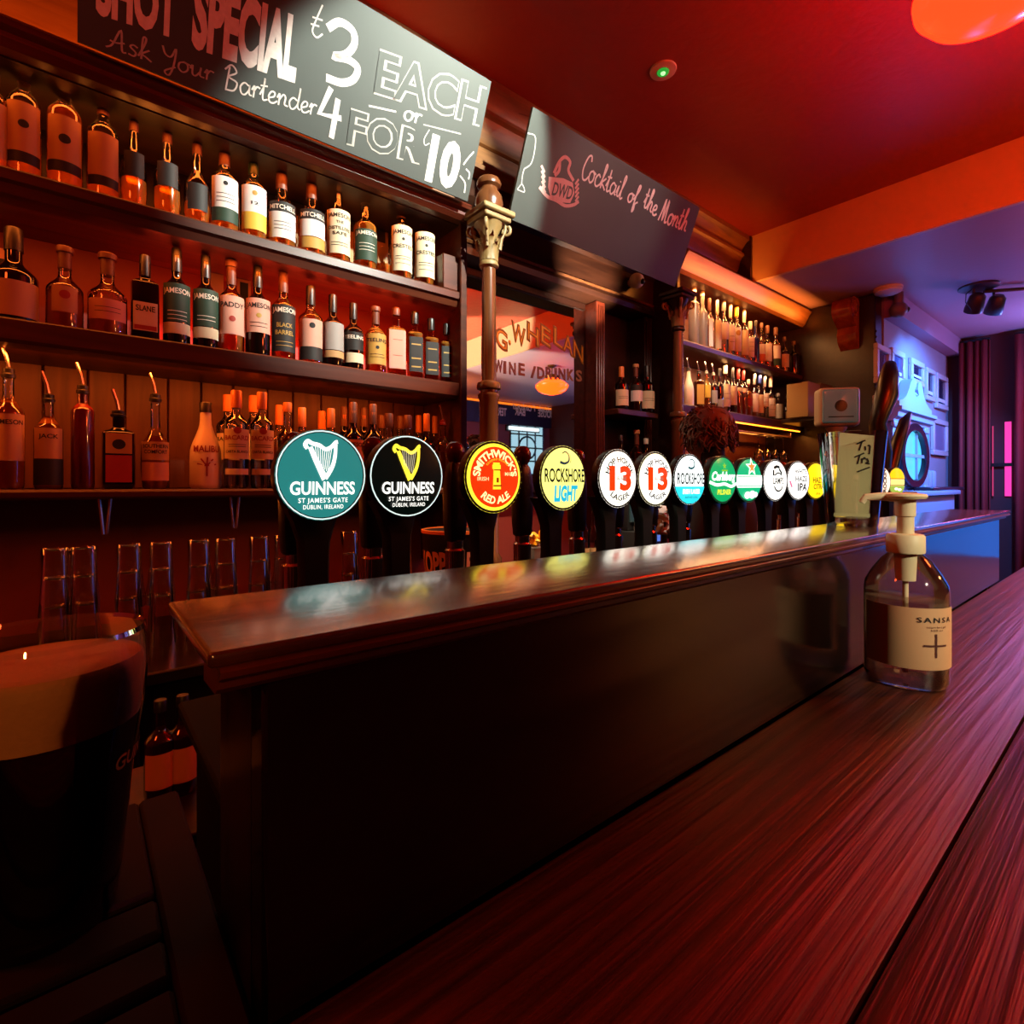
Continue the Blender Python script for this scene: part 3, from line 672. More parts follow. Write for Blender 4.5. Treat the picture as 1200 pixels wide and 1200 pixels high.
A.append((574, 557, 'beer tap with a round red badge ringed in yellow showing a tower', ('#f6e23a', 1.2),
    [('red_field', rdisc(.84), ('#e23408', 1.0)), ('badge_letters', arc_text("SMITHWICK'S", 0, 0, .55, .21, 90, 176, .03), ('#fff0a0', 1.2)), ('badge_letters', arc_text('RED ALE', 0, 0, .74, .20, -90, 88, .03, top=False), ('#fff0a0', 1.2)),
     ('tower', tower, ('#f6d92c', 1.1)), ('badge_letters', fit('IRISH', -.46, -.10, .36, .10, .005), ('#fff0a0', 1)), ('badge_letters', fit('MADE', .46, .04, .36, .10, .005), ('#fff0a0', 1)),
     ('tower_window', poly([(-.03,-.15),(.05,-.15),(.05,-.02),(-.03,-.02)]), ('#b83a08', .6)), ('tower_band', merge(poly([(-.14,-.26),(.15,-.26),(.15,-.22),(-.14,-.22)]), poly([(-.12,.18),(.12,.18),(.12,.21),(-.12,.21)])), ('#b83a08', .6)),
     ('badge_letters', arc_text('KILKENNY IRELAND', 0, 0, .46, .06, 90, 96, .0), ('#f6d92c', .9))]))
A.append((655, 558, 'beer tap with a pale yellow badge, grey wave and cyan lettering', ('#f8f27a', 1.25),
    [('wave', wave_icon(.02, .58, .27), ('#2a5a68', .35)), ('badge_letters', fit('ROCKSHORE', .02, -.12, 1.72, .40, .02), ('#2b3330', .25)), ('badge_letters', fit('LIGHT', .04, -.70, 1.0, .44, .05), ('#22b8d8', .95))]))
def art13(): return [('ring', ring(0, 0, .80, .815), ('#555048', .4)), ('badge_letters', arc_text('HOP HOUSE', 0, 0, .56, .18, 90, 150, .025), ('#2a2622', .2)), ('badge_number', fit('13', .03, -.36, 1.12, .74, .05), ('#e43c08', 1.0)),
                  ('badge_letters', fit_cursive('blond', -.2, -.06, .5, .12, .14), ('#7a2a14', .5)) if False else ('script_line', fit_cursive('the bold', -.22, -.05, .5, .13, .12), ('#a08a78', .7)), ('badge_letters', arc_text('LAGER', 0, 0, .75, .18, -90, 84, .025, top=False), ('#2a2622', .2))]
A.append((719, 556, 'beer tap with a white badge numbered in red, nearest of the two', ('#fffbe8', 1.45), art13()))
A.append((763, 555, 'beer tap with a cream-rimmed white badge numbered in red, further of the two', ('#fff6c8', 1.4), [('white_field', rdisc(.88), ('#fffdf4', 1.45))]+art13()))
A.append((803, 557, 'beer tap with a white and turquoise badge showing a wave', ('#f4fffa', 1.4),
    [('turquoise_field', chord(-.95, -.28), ('#2ad0dc', 1.1)), ('wave', wave_icon(.05, .56, .27), ('#1f7a86', .4)), ('badge_letters', fit('ROCKSHORE', .02, -.18, 1.70, .42, .02), ('#24363a', .2)), ('badge_letters', fit('IRISH LAGER', .02, -.56, 1.1, .17, .05), ('#f4fffa', 1.3)), ('badge_letters', fit('BREWED COOL', .02, -.74, .8, .07), ('#14707c', .5))]))
A.append((842, 556, 'beer tap with a green badge crossed by white script', ('#0fa860', .95),
    [('white_band', merge(ribbon([(-.94,-.10),(-.5,-.22),(0,-.18),(.5,-.28),(.94,-.16)], .13)), ('#f4fff4', 1.3)), ('badge_letters', fit('Carlsberg', 0, -.02, 1.62, .34, .045, .25), ('#f6fff6', 1.35)), ('crown', merge(star(0, .58, .15), poly([(-.2,.36),(.2,.36),(.2,.42),(-.2,.42)])), ('#8ac832', .9)), ('badge_letters', fit('PILSNER', 0, -.62, .95, .20, .04), ('#d8e63a', 1.0))]))
A.append((873, 557, 'beer tap with a green and white badge showing an orange star', ('#12b276', 1.0),
    [('white_band', chord(-.34, .22), ('#fafff6', 1.4)), ('star_outline', star(.08, .58, .44), ('#fafff6', 1.4)), ('star', star(.08, .58, .30), ('#f0913a', 1.0)), ('thin_line', merge(chord(.13, .16, ny=1), chord(-.28, -.25, ny=1)), ('#12a06c', .8)), ('foam', merge(disc(-.25, -.68, .2, .16), disc(.1, -.66, .24, .18), disc(.38, -.66, .16, .12)), ('#fafff6', 1.3))]))
A.append((904, 558, 'beer tap with a white badge showing a flat cap and a smile', ('#fffcf2', 1.45),
    [('cap_icon', merge(ribbon([(-.22,.58),(.0,.66),(.26,.62)], .14), ribbon([(-.28,.22),(-.26,.5)], .12), ribbon([(.2,.55),(.42,.32)], .12), ribbon([(-.2,.24),(.1,.36),(.42,.24)], .07)), ('#1e2a22', .15)), ('badge_letters', fit('LAMPS', .1, -.18, .86, .32, .02), ('#26332a', .2)), ('smile', ribbon([(-.25,-.28),(-.1,-.46),(.12,-.52),(.34,-.44),(.46,-.26)], .08), ('#1e2a22', .15)), ('badge_letters', fit('DUBLIN', .1, -.80, .4, .08), ('#a88a3a', .6))]))
A.append((931, 558, 'beer tap with a white badge lettered in three black lines', ('#fffdf6', 1.45),
    [('badge_letters', fit('WHITE', .12, .36, 1.05, .22, .02), ('#2a2a2c', .15)), ('badge_letters', fit('HAZE', .14, -.04, 1.05, .26, .02), ('#2a2a2c', .15)), ('badge_letters', fit('IPA', .22, -.52, .85, .38, .03), ('#1a1a1c', .1)), ('pink_stripe', ribbon([(-.82,-.02),(-.66,-.34)], .12, smooth=False), ('#e07aa0', .9)), ('badge_letters', fit('5.0% ABV', .1, -.80, .5, .07), ('#8a8a80', .5))]))
A.append((952, 562, 'beer tap with a yellow badge partly behind the tip glass', ('#ffd814', 1.15),
    [('badge_letters', fit('HAZY', .05, -.1, .9, .28, .02), ('#8a6a10', .4)), ('badge_letters', fit('CITRA', .1, -.44, .9, .26, .02), ('#8a6a10', .4)), ('badge_letters', fit('IPA', .1, -.76, .4, .12), ('#8a6a10', .4))]))
A.append((974, 561, 'beer tap with a plain yellow badge seen through the tip glass', ('#ffd814', 1.1), [('badge_letters', fit('HAZY', .05, -.1, .9, .28, .02), ('#8a6a10', .4))]))
A.append((1030, 557, 'beer tap with an orange and white badge right of the tip glass', ('#ffdcc0', 1.3),
    [('orange_block', merge(poly([(-.62,.1),(-.15,.1),(-.15,.75),(-.5,.65)]), poly([(-.62,-.7),(-.15,-.85),(-.15,-.45),(-.62,-.45)]), poly([(-.9,-.35),(-.5,-.35),(-.5,.02),(-.9,.02)])), ('#f07828', 1.0)), ('badge_letters', ([(.02-y*.36+.3, x-.72) for x, y in [(a/text2d('ROCKIN')[2]*1.5, b) for a, b in text2d('ROCKIN', .05)[0]]], text2d('ROCKIN', .05)[1]), ('#6a4a3a', .3))]))
A.append((1047, 557, 'furthest beer tap with a yellow badge turning green at its foot', ('#ffe27a', 1.25),
    [('gold_field', chord(.22, .95), ('#ffc414', 1.15)), ('green_field', chord(-.92, -.3), ('#a8c850', .8)), ('thin_line', merge(chord(.18, .23, ny=1), chord(-.28, -.23, ny=1)), ('#8a3a14', .3)), ('foam', merge(disc(-.2, -.5, .2, .1), disc(.2, -.56, .25, .1)), ('#fff8d8', 1.2))]))
BEZ = lathe_mesh([(RB*.992, .0), (RB*1.006, .002), (RB*1.010, .010), (RB*1.0, .016), (RB*.9, .019), (RB*.5, .021), (0, .021)], 40)
# stem: flat tapered bracket, widest at the badge
def stem_mesh():
    rows = [(-RB*.62, .034, .030, .012), (-RB*1.02, .024, .028, .012), (-RB*1.5, .0165, .026, .011), (-.115, .0150, .026, .011), (-.15, .0165, .028, .011), (-.2895, .0195, .030, .011)]
    vs_, fs = [], []
    for z, hw, yb, yf in rows:
        for (sx, yy) in ((-1, yf), (-.8, yf-.004), (.8, yf-.004), (1, yf), (1, yb), (-1, yb)): vs_.append((sx*hw, yy, z))
    for i in range(len(rows)-1):
        for k in range(6): fs.append((i*6+k, i*6+(k+1) % 6, (i+1)*6+(k+1) % 6, (i+1)*6+k))
    fs.append(tuple(range(6))); fs.append(tuple(reversed(range((len(rows)-1)*6, len(rows)*6))))
    me = mesh(vs_, fs); bm = bmesh.new(); bm.from_mesh(me); bmesh.ops.recalc_face_normals(bm, faces=bm.faces); bm.to_mesh(me); bm.free(); return me
STEM = stem_mesh()
LEVER = lathe_mesh([(.010, -.098), (.0145, -.094), (.0165, -.07), (.0175, -.02), (.015, .005), (.0125, .018), (.0095, .022), (.008, .026)], 20, 4, .8)
FINIAL = lathe_mesh([(.008, .024), (.0095, .028), (.0085, .031), (.012, .036), (.0150, .044), (.0150, .050), (.012, .058), (.006, .0625), (0, .063)], 20)
COLLAR = lathe_mesh([(.012, -.20), (.012, -.150), (.0150, -.147), (.0150, -.110), (.012, -.107), (.012, -.096)], 20)
SPOUT = tube_mesh([(0, 0, -.172), (0, .03, -.172), (0, .055, -.176), (0, .068, -.19), (0, .072, -.215)], .007, 10)
FOOTP = lathe_mesh([(.026, -.2895), (.026, -.278), (.02, -.268), (.013, -.262), (.012, -.198)], 20)
M_STEM = plain('tap_black', '#0e0f0e', .34); M_FIN = plain('finial_wood', '#5a1f12', .15)
LENSMESH = lens_mesh(1.0)
for i, (u, v, label, bg, art) in enumerate(A):
    p = onY(u, v, TAPY)
    rz = -math.radians(max(0, (i-3))*1.3)
    t = thing('beer_tap', label, 'beer tap', (p.x, TAPY, 1.2905), rz, 'row of glowing beer taps along the bar')
    lm = LENSMESH.copy()
    L_ = link('badge', lm, G(*bg), t)
    L_['label'] = 'glowing domed badge'
    link('bezel', BEZ, M_STEM if i not in (0, 1) else M_STEM, t, (0, -.0105, 0), (-PI/2, 0, 0))
    link('stem', STEM, M_STEM, t)
    link('tap_lever', LEVER, M_STEM, t, (0, .088, 0))
    link('lever_knob', FINIAL, M_FIN, t, (0, .088, -.008))
    link('chrome_collar', COLLAR, M_CHROME, t, (0, .088, 0)); link('spout', SPOUT, M_CHROME, t, (0, .088, 0))
    link('tap_foot', FOOTP, M_CHROME, t, (0, .088, 0))
    layer = 0
    for nm, sh, cc in art:
        layer += 1; put(nm, sh, lens_map(.0006+.0004*layer), G(*cc), L_)
# neck plates that carry the badges on the deck are the stems themselves; they reach the deck
# ================================================================== bottles
STY = {'whiskey': (.58, .72, .36), 'wine': (.58, .71, .37), 'tall': (.66, .78, .34), 'squat': (.48, .66, .36), 'square': (.66, .74, .38), 'cone': (.38, .80, .36), 'bulb': (.40, .62, .34), 'slim': (.70, .78, .44)}
def profile(H, R, sty):
    a, b, q = STY[sty]; rn = R*q; pts = [(R*.86, 0), (R*.97, .006), (R, .014)]
    if sty == 'cone':
        pts.append((R, H*.30)); n = 7
    elif sty == 'bulb':
        pts = [(R*.78, 0), (R*.88, .008), (R*1.0, H*.18), (R*1.0, H*.30)]; n = 7
    else:
        pts.append((R, H*a)); n = 7
    for i in range(1, n+1):
        t = i/n; pts.append((rn+(R-rn)*(.5+.5*math.cos(PI*t)), H*(a+(b-a)*t)))
    pts += [(rn*.96, H*.86), (rn*.96, H*.90)]
    return pts, rn
GL = {'clear': thin_glass('bottle_glass_clear', (.96, .97, .96), 1.8, .03), 'green': thin_glass('bottle_glass_green', (.05, .16, .05), 1.6, .03, .25, (.01, .04, .012)),
      'dark': thin_glass('bottle_glass_dark', (.04, .02, .012), 1.6, .03, .5, (.012, .006, .004)), 'brown': thin_glass('bottle_glass_brown', (.25, .08, .02), 1.6, .03, .3, (.05, .015, .004)),
      'white': plain('white_bottle', '#e8dcc8', .35), 'blue': thin_glass('bottle_glass_blue', (.03, .06, .45), 1.6, .03, .45, (.01, .03, .35)),
      'frost': thin_glass('bottle_glass_frost', (.75, .75, .72), 1.2, .25, .45, (.75, .7, .62))}
LQ = {'amber': thin_glass('liquid_whiskey', (.85, .36, .05), .4, .1, .55, (.80, .30, .04)), 'gold': thin_glass('liquid_gold', (.85, .55, .12), .4, .1, .5, (.8, .5, .1)), 'red': thin_glass('liquid_red', (.6, .05, .03), .4, .1, .7, (.65, .08, .04)),
      'water': thin_glass('liquid_clear', (.93, .93, .93), .5, .03), 'cola': thin_glass('liquid_dark', (.12, .04, .015), .4, .1, .5, (.05, .015, .006))}
CAPM = {'black': plain('cap_black', '#15110f', .4), 'gold': plain('cap_gold', '#c08a34', .35, .6), 'cork': plain('cap_cork', '#a9804f', .7), 'white': plain('cap_white', '#dcd2c0', .5), 'red': plain('cap_red', '#8c1f16', .4),
        'orange': plain('cap_orange', '#d07a30', .45), 'green': plain('cap_green', '#1e3a24', .4), 'silver': plain('cap_silver', '#b8b4ac', .3, .7), 'blue': plain('cap_blue', '#1f3a8c', .4), 'brown': plain('cap_brown', '#5a2f1c', .5), 'yellow': plain('cap_yellow', '#e0a91c', .45), 'grey': plain('cap_grey', '#857d76', .5)}
LABM = {k: plain('label_'+k, c, .65) for k, c in dict(cream='#d8cba6', white='#dcd9d2', black='#16130f', green='#1d3a28', red='#a5281c', pink='#d09a84', gold='#b98f3e', navy='#1b2748', grey='#9a9690', tan='#b98f5c', yellow='#d8b23a', orange='#d0682a').items()}
INKM = {'dark': M_INK, 'light': plain('ink_light', '#e0d8c4', .6), 'gold': plain('ink_gold', '#b08a3c', .5), 'red': plain('ink_red', '#9c2b1c', .6)}
BM = {}
def patch(r, z0, z1, a0, a1, sq, ratio, n=12, rt=None):
    vs_, fs = [], []
    rt = r if rt is None else rt
    for i in range(n+1):
        th = a0+(a1-a0)*i/n
        for z, rr in ((z0, r), (z1, rt)):
            c, s = math.sin(th), -math.cos(th); q = 1/((abs(c)**sq+abs(s)**sq)**(1/sq)) if sq else 1
            vs_.append((rr*q*c, rr*q*s*ratio, z))
    for i in range(n): fs.append((2*i, 2*i+2, 2*i+3, 2*i+1))
    return mesh(vs_, fs)
def wrap_map(r, sq, ratio, off):
    def f(x, z):
        th = x/r; c, s = math.sin(th), -math.cos(th); q = 1/((abs(c)**sq+abs(s)**sq)**(1/sq)) if sq else 1
        return ((r+off)*q*c, (r+off)*q*s*ratio, z)
    return f
ORD = ['first', 'second', 'third', 'fourth', 'fifth', 'sixth', 'seventh', 'eighth', 'ninth', 'tenth', 'eleventh', 'twelfth', 'thirteenth', 'fourteenth', 'fifteenth', 'sixteenth', 'seventeenth', 'eighteenth', 'nineteenth', 'twentieth', 'twenty-first', 'twenty-second', 'twenty-third', 'twenty-fourth', 'twenty-fifth', 'twenty-sixth', 'twenty-seventh', 'twenty-eighth', 'twenty-ninth', 'thirtieth']
def bottle(label, group, X, Y, Z, H, R, sty='whiskey', glass='clear', liq='amber', fill=.5, cap='black', ctype='screw', labs=(), rz=0.0, name='liquor_bottle'):
    """labs: (z0 frac, z1 frac, half angle, material, [(text, z frac, width frac of label, h frac, ink)])"""
    t = thing(name, label, 'bottle', (X, Y, Z), rz, group)
    sq, ratio = (6, .85) if sty == 'square' else ((5, .6) if sty == 'squareflat' else (0, 1.0))
    st = 'square' if sty == 'squareflat' else sty
    key = ('g', round(H, 3), round(R, 3), sty)
    pr, rn = profile(H, R, st)
    if key not in BM:
        BM[key] = lathe_mesh(pr, 20, sq, ratio)
    link('glass_body', BM[key].copy(), GL[glass], t)
    if liq:
        zf = H*fill; lp = [(max(.001, r*.93), z+.002) for r, z in pr if z+.002 < zf]
        for i in range(len(pr)-1):
            if pr[i][1] <= zf-.002 < pr[i+1][1]:
                k = (zf-.002-pr[i][1])/(pr[i+1][1]-pr[i][1]); rr = pr[i][0]+(pr[i+1][0]-pr[i][0])*k; lp.append((rr*.93, zf)); break
        if len(lp) > 1: lathe('liquid', lp, LQ[liq], t, seg=20, sq=sq, ratio=ratio)
    cm = CAPM[cap]
    if ctype == 'screw': lathe('cap', [(rn*1.1, H*.885), (rn*1.12, H*.99), (rn*1.0, H), (0, H)], cm, t, seg=14)
    elif ctype == 'long': lathe('capsule', [(rn*1.10, H*.76), (rn*1.06, H*.985), (rn*.95, H), (0, H)], cm, t, seg=14)
    elif ctype == 'tall': lathe('cap', [(rn*1.25, H*.82), (rn*1.28, H*.985), (rn*1.15, H), (0, H)], cm, t, seg=16)
    elif ctype == 'cork':
        lathe('stopper', [(rn*1.3, H*.93), (rn*1.36, H*.985), (rn*1.2, H), (0, H)], cm, t, seg=14)
        lathe('neck_foil', [(rn*1.06, H*.74), (rn*1.05, H*.928), (rn*.5, H*.93)], CAPM['brown'] if cap != 'white' else CAPM['green'], t, seg=14)
    elif ctype == 'pourer':
        lathe('stopper', [(rn*1.25, H*.865), (rn*1.3, H*.89), (rn*1.05, H*.90), (rn*1.1, H*.935), (rn*.55, H*.94), (rn*.5, H*.95)], cm, t, seg=14)
        h2 = .055
        tube('pour_spout', [(0, 0, H*.93), (0, 0, H*.95), (-.004, 0, H*.95+h2*.45), (-.013, 0, H*.95+h2)], [.0055, .005, .0045, .004], M_STEEL, t, 8)
    for (z0, z1, ha, lm, texts) in labs:
        rl = R
        if z0 > .74: rl = rn
        o = link('label', patch(rl+.0007, H*z0, H*z1, -ha, ha, sq, ratio), LABM[lm], t)
        for (s, zf, wf, hf, ink) in texts:
            W = 2*ha*rl*wf
            if s.startswith('*'):
                shp = stretch(rdisc(1.0, 16), 0, H*zf, hf*H, hf*H) if s == '*' else merge(*[ribbon([(0, H*zf), (hf*H*math.cos(a), H*zf+hf*H*abs(math.sin(a)))], .004) for a in (.2, .9, 1.5, 2.2, 2.9)]+[ribbon([(0, H*zf-hf*H*1.2), (0, H*zf)], .004)])
            elif s.startswith('_'): shp = poly([(-W/2, H*zf), (W/2, H*zf), (W/2, H*(zf+hf)), (-W/2, H*(zf+hf))]); shp = chop(shp[0])
            else: shp = fit(s, 0, H*zf, W, H*hf, .02)
            put('label_print', shp, wrap_map(rl, sq, ratio, .0013), INKM[ink], o)
    return t
def chop(q, n=8):
    (x0, y0), (x1, _), (_, y1), _2 = q; vs_, fs = [], []
    for i in range(n+1): vs_ += [(x0+(x1-x0)*i/n, y0), (x0+(x1-x0)*i/n, y1)]
    for i in range(n): fs.append((2*i, 2*i+2, 2*i+3, 2*i+1))
    return vs_, fs
def T(s, z, w=.8, h=.035, ink='dark'): return (s, z, w, h, ink)
LINES = lambda zs, ink='dark': [('_', z, .6, .006, ink) for z in zs]
def lab_(d_, o_, s_):
    s = '%s, %s on the %s' % (d_, o_, s_)
    if len(s.split()) > 16: print('LONG', len(s.split()), s)
    return s
def shelf_row(rows, Y, Z, shelfname, group, rz=None):
    rows = sorted(rows, key=lambda r: r['u'])
    for i, r in enumerate(rows):
        yy = Y+r.get('dy', 0); p = onY(r['u'], 500, yy); top = onY(r['u'], r['top'], yy); H = top.z-Z
        if r.get('ct') == 'pourer': H = (H-.055)/.95
        dl = onY(r['u']+r['w']/2, 500, yy).x-onY(r['u']-r['w']/2, 500, yy).x
        dep = Fx*p.x+Fy*yy; lat = abs(Rx*p.x+Ry*yy); cs = dep/math.hypot(dep, lat)
        R = r['w']*dep/620/2*cs*1.0*r.get('k', 1)
        R = max(.022, min(R, .055))
        bottle(lab_(r['d'], ORD[i], shelfname), group, p.x, yy, Z+.0005, H, R, r.get('s', 'whiskey'), r.get('g', 'clear'), r.get('l', 'amber'), r.get('f', .5), r.get('c', 'black'), r.get('ct', 'screw'), r.get('lab', ()), r.get('rz', math.atan2(p.x, yy)*-.55))
HA = 1.05
# ---- top shelf, left unit
top_rows = [
 dict(u=-8, top=62, w=44, d='amber bottle at the frame edge', f=.55, c='brown', ct='cork', lab=[(.12,.56,HA,'tan',[])]),
 dict(u=28, top=58, w=44, d='orange-lit bottle with tan label over a dark band', f=.30, c='brown', ct='cork', lab=[(.20,.56,HA,'tan',[T('*',.40,.2,.03)]),(.12,.20,HA,'black',[])]),
 dict(u=76, top=72, w=44, d='bottle with tan label and dark round seal', f=.62, c='brown', ct='cork', lab=[(.21,.54,HA,'tan',[T('*',.37,.2,.035)]),(.13,.21,HA,'black',[])]),
 dict(u=121, top=100, w=40, d='bottle with plain tan label and dark lower band', f=.2, c='brown', ct='cork', lab=[(.20,.55,HA,'tan',[]),(.12,.20,HA,'black',[])]),
 dict(u=157, top=122, w=32, d='dim round-shouldered bottle with dark oval label', s='bulb', f=.3, c='cork', ct='cork', lab=[(.30,.52,.8,'black',[])]),
 dict(u=196, top=137, w=33, d='dim round-shouldered bottle with dark round label', s='bulb', f=.3, c='cork', ct='cork', lab=[(.30,.52,.8,'black',[])]),
 dict(u=231, top=152, w=32, d='round-shouldered bottle with golden glints', s='bulb', f=.25, c='cork', ct='cork', lab=[(.16,.42,.8,'black',[])]),
 dict(u=263, top=167, w=35, d='white-labelled bottle with dark dot and tan stopper', f=.20, c='cork', ct='cork', lab=[(.26,.58,HA,'white',[T('*',.51,.2,.022)]+LINES((.40,.36,.32))),(.12,.26,HA,'green',[])]),
 dict(u=297, top=178, w=33, d='white-labelled bottle with green neck and gold dot', f=.18, c='white', ct='cork', lab=[(.30,.58,HA,'white',[('*',.50,.2,.025,'gold'),T('12',.38,.25,.03)]),(.12,.30,HA,'yellow',[])]),
 dict(u=330, top=198, w=35, d='bottle with black lettered band over white label', s='squat', f=.34, c='cork', ct='cork', lab=[(.42,.54,HA,'black',[T('MITCHELL',.45,.9,.05,'light')]),(.12,.42,HA,'white',LINES((.3,.26,.22)))]),
 dict(u=365, top=210, w=33, d='bottle with gold neck and black band over white label', s='squat', f=.42, c='cork', ct='cork', lab=[(.44,.56,HA,'black',[T('MITCHELL',.47,.9,.05,'light')]),(.24,.44,HA,'white',[]),(.10,.23,HA,'gold',[])]),
 dict(u=396, top=213, w=29, d='cream-labelled bottle with stacked black lettering', f=.28, c='grey', ct='screw', lab=[(.12,.62,1.2,'cream',[T('JAMESON',.53,.85,.045),T('THE',.46,.25,.03),T('DISTILLERS',.39,.8,.035),T('SAFE',.33,.5,.035)]+LINES((.24,.21))),(.78,.9,.4,'white',[])]),
 dict(u=428, top=229, w=28, d='amber whiskey bottle with dark green label', f=.62, c='grey', ct='screw', lab=[(.14,.52,1.15,'green',[T('JAMESON',.45,.9,.045,'light')]+LINES((.34,.30,.26),'light'))]),
 dict(u=470, top=233, w=26, d='pale-labelled whiskey bottle with dark neck and tag', f=.20, c='brown', ct='long', lab=[(.12,.64,1.2,'cream',[T('JAMESON',.54,.85,.045),T('CRESTED',.38,.85,.04),T('*',.48,.2,.018)]+LINES((.28,.25,.2))),(.78,.9,.5,'white',[])]),
 dict(u=497, top=241, w=25, d='pale-labelled whiskey bottle beside the wooden end block', f=.20, c='brown', ct='long', lab=[(.12,.64,1.2,'cream',[T('JAMESON',.54,.85,.045),T('CRESTED',.38,.85,.04),T('*',.48,.2,.018)]+LINES((.28,.25,.2))),(.78,.9,.5,'white',[])]),
]
shelf_row(top_rows, 1.80, ZS1, 'top left shelf', 'bottles on the top left shelf')
# ---- middle shelf
mid_rows = [
 dict(u=16, top=268, w=62, d='squat dark bottle with wide tan label', s='squat', g='dark', l='cola', c='black', ct='long', lab=[(.06,.42,1.3,'tan',[])]),
 dict(u=76, top=290, w=46, d='clear decanter bottle with gable emblem', s='squat', f=.45, c='brown', ct='cork', lab=[(.20,.5,.7,'tan',[T('*',.4,.3,.05,'red')])]),
 dict(u=126, top=298, w=48, d='clear bottle with red arched name and tan label', s='squat', f=.25, c='brown', ct='cork', lab=[(.18,.42,1.1,'pink',[T('POWERS',.44,1.0,.06,'red'),]+LINES((.32,.27)))]),
 dict(u=170, top=300, w=34, d='square black bottle with cream label', s='square', g='dark', l='cola', c='black', ct='long', lab=[(.12,.44,.72,'cream',[T('SLANE',.34,.8,.06),('_',.13,.9,.05,'red')])]),
 dict(u=207, top=292, w=33, d='dark green bottle with green label, lighter neck tag', g='dark', l='cola', c='black', ct='long', lab=[(.24,.62,1.2,'green',[T('JAMESON',.52,.9,.05,'light')]+LINES((.34,.3,.26),'light')),(.12,.23,1.2,'cream',[]),(.78,.92,.5,'pink',[])]),
 dict(u=241, top=300, w=31, d='dark green bottle with green label and cream foot band', g='dark', l='cola', c='black', ct='long', lab=[(.24,.62,1.2,'green',[T('JAMESON',.52,.9,.05,'light')]+LINES((.34,.3),'light')),(.12,.23,1.2,'cream',[]),(.78,.92,.5,'pink',[])]),
 dict(u=271, top=306, w=31, d='pink-labelled clear bottle with pointed label foot', f=.28, c='brown', ct='cork', lab=[(.20,.60,1.2,'pink',[T('PADDY',.48,.8,.05),T('*',.36,.3,.03,'red')])]),
 dict(u=302, top=312, w=30, d='dark bottle with cream label and brown foot', g='dark', l='cola', c='black', ct='long', lab=[(.26,.62,1.2,'pink',[T('JAMESON',.52,.9,.05),('*',.44,.2,.025,'gold')]+LINES((.36,.32))),(.78,.92,.5,'tan',[])]),
 dict(u=332, top=318, w=29, d='amber bottle with black lettered label', f=.62, c='brown', ct='long', lab=[(.10,.60,1.2,'black',[T('JAMESON',.52,.9,.05,'light'),T('BLACK',.36,.55,.045,'gold'),T('BARREL',.28,.65,.045,'gold')]+LINES((.2,.16),'gold'))]),
 dict(u=364, top=336, w=29, d='bottle with offset white label and dark seal', f=.55, c='black', ct='long', lab=[(.22,.56,1.1,'pink',[T('*',.48,.3,.035)]),(.06,.22,1.1,'black',[])]),
 dict(u=390, top=346, w=26, d='dark bottle with grey speckled label', g='dark', l='cola', c='black', ct='long', lab=[(.24,.60,1.2,'grey',[]),(.14,.23,1.2,'tan',[])]),
 dict(u=414, top=356, w=24, d='dark bottle with pale lettering and cream foot band', g='dark', l='cola', c='black', ct='long', lab=[(.30,.56,1.2,'black',[T('TEELING',.46,.9,.05,'light')]),(.12,.26,1.2,'cream',[])]),
 dict(u=440, top=360, w=25, d='amber bottle with gold label and dark lettering', f=.68, c='brown', ct='cork', lab=[(.14,.58,1.2,'gold',[T('TEELING',.46,.9,.05),T('*',.38,.2,.025)]+LINES((.28,.24)))]),
 dict(u=464, top=361, w=23, d='square amber bottle with tall pink label', s='square', f=.7, c='brown', ct='screw', lab=[(.12,.66,.74,'pink',LINES((.52,.3),'red'))]),
 dict(u=486, top=366, w=19, d='slim bottle with dark ornate label, nearest of three alike', s='square', f=.7, c='black', ct='tall', lab=[(.12,.62,.74,'black',[('_',.5,.7,.02,'gold'),('_',.3,.7,.02,'gold'),('_',.18,.7,.02,'gold')])]),
 dict(u=505, top=374, w=18, d='slim bottle with dark ornate label, middle of three alike', s='square', f=.7, c='black', ct='tall', lab=[(.12,.62,.74,'black',[('_',.5,.7,.02,'gold'),('_',.3,.7,.02,'gold'),('_',.18,.7,.02,'gold')])]),
 dict(u=523, top=380, w=17, d='slim bottle with dark ornate label, furthest of three alike', s='square', f=.7, c='black', ct='tall', lab=[(.12,.62,.74,'black',[('_',.5,.7,.02,'gold'),('_',.3,.7,.02,'gold'),('_',.18,.7,.02,'gold')])]),
]
shelf_row(mid_rows, 1.80, ZS2, 'middle left shelf', 'bottles on the middle left shelf')
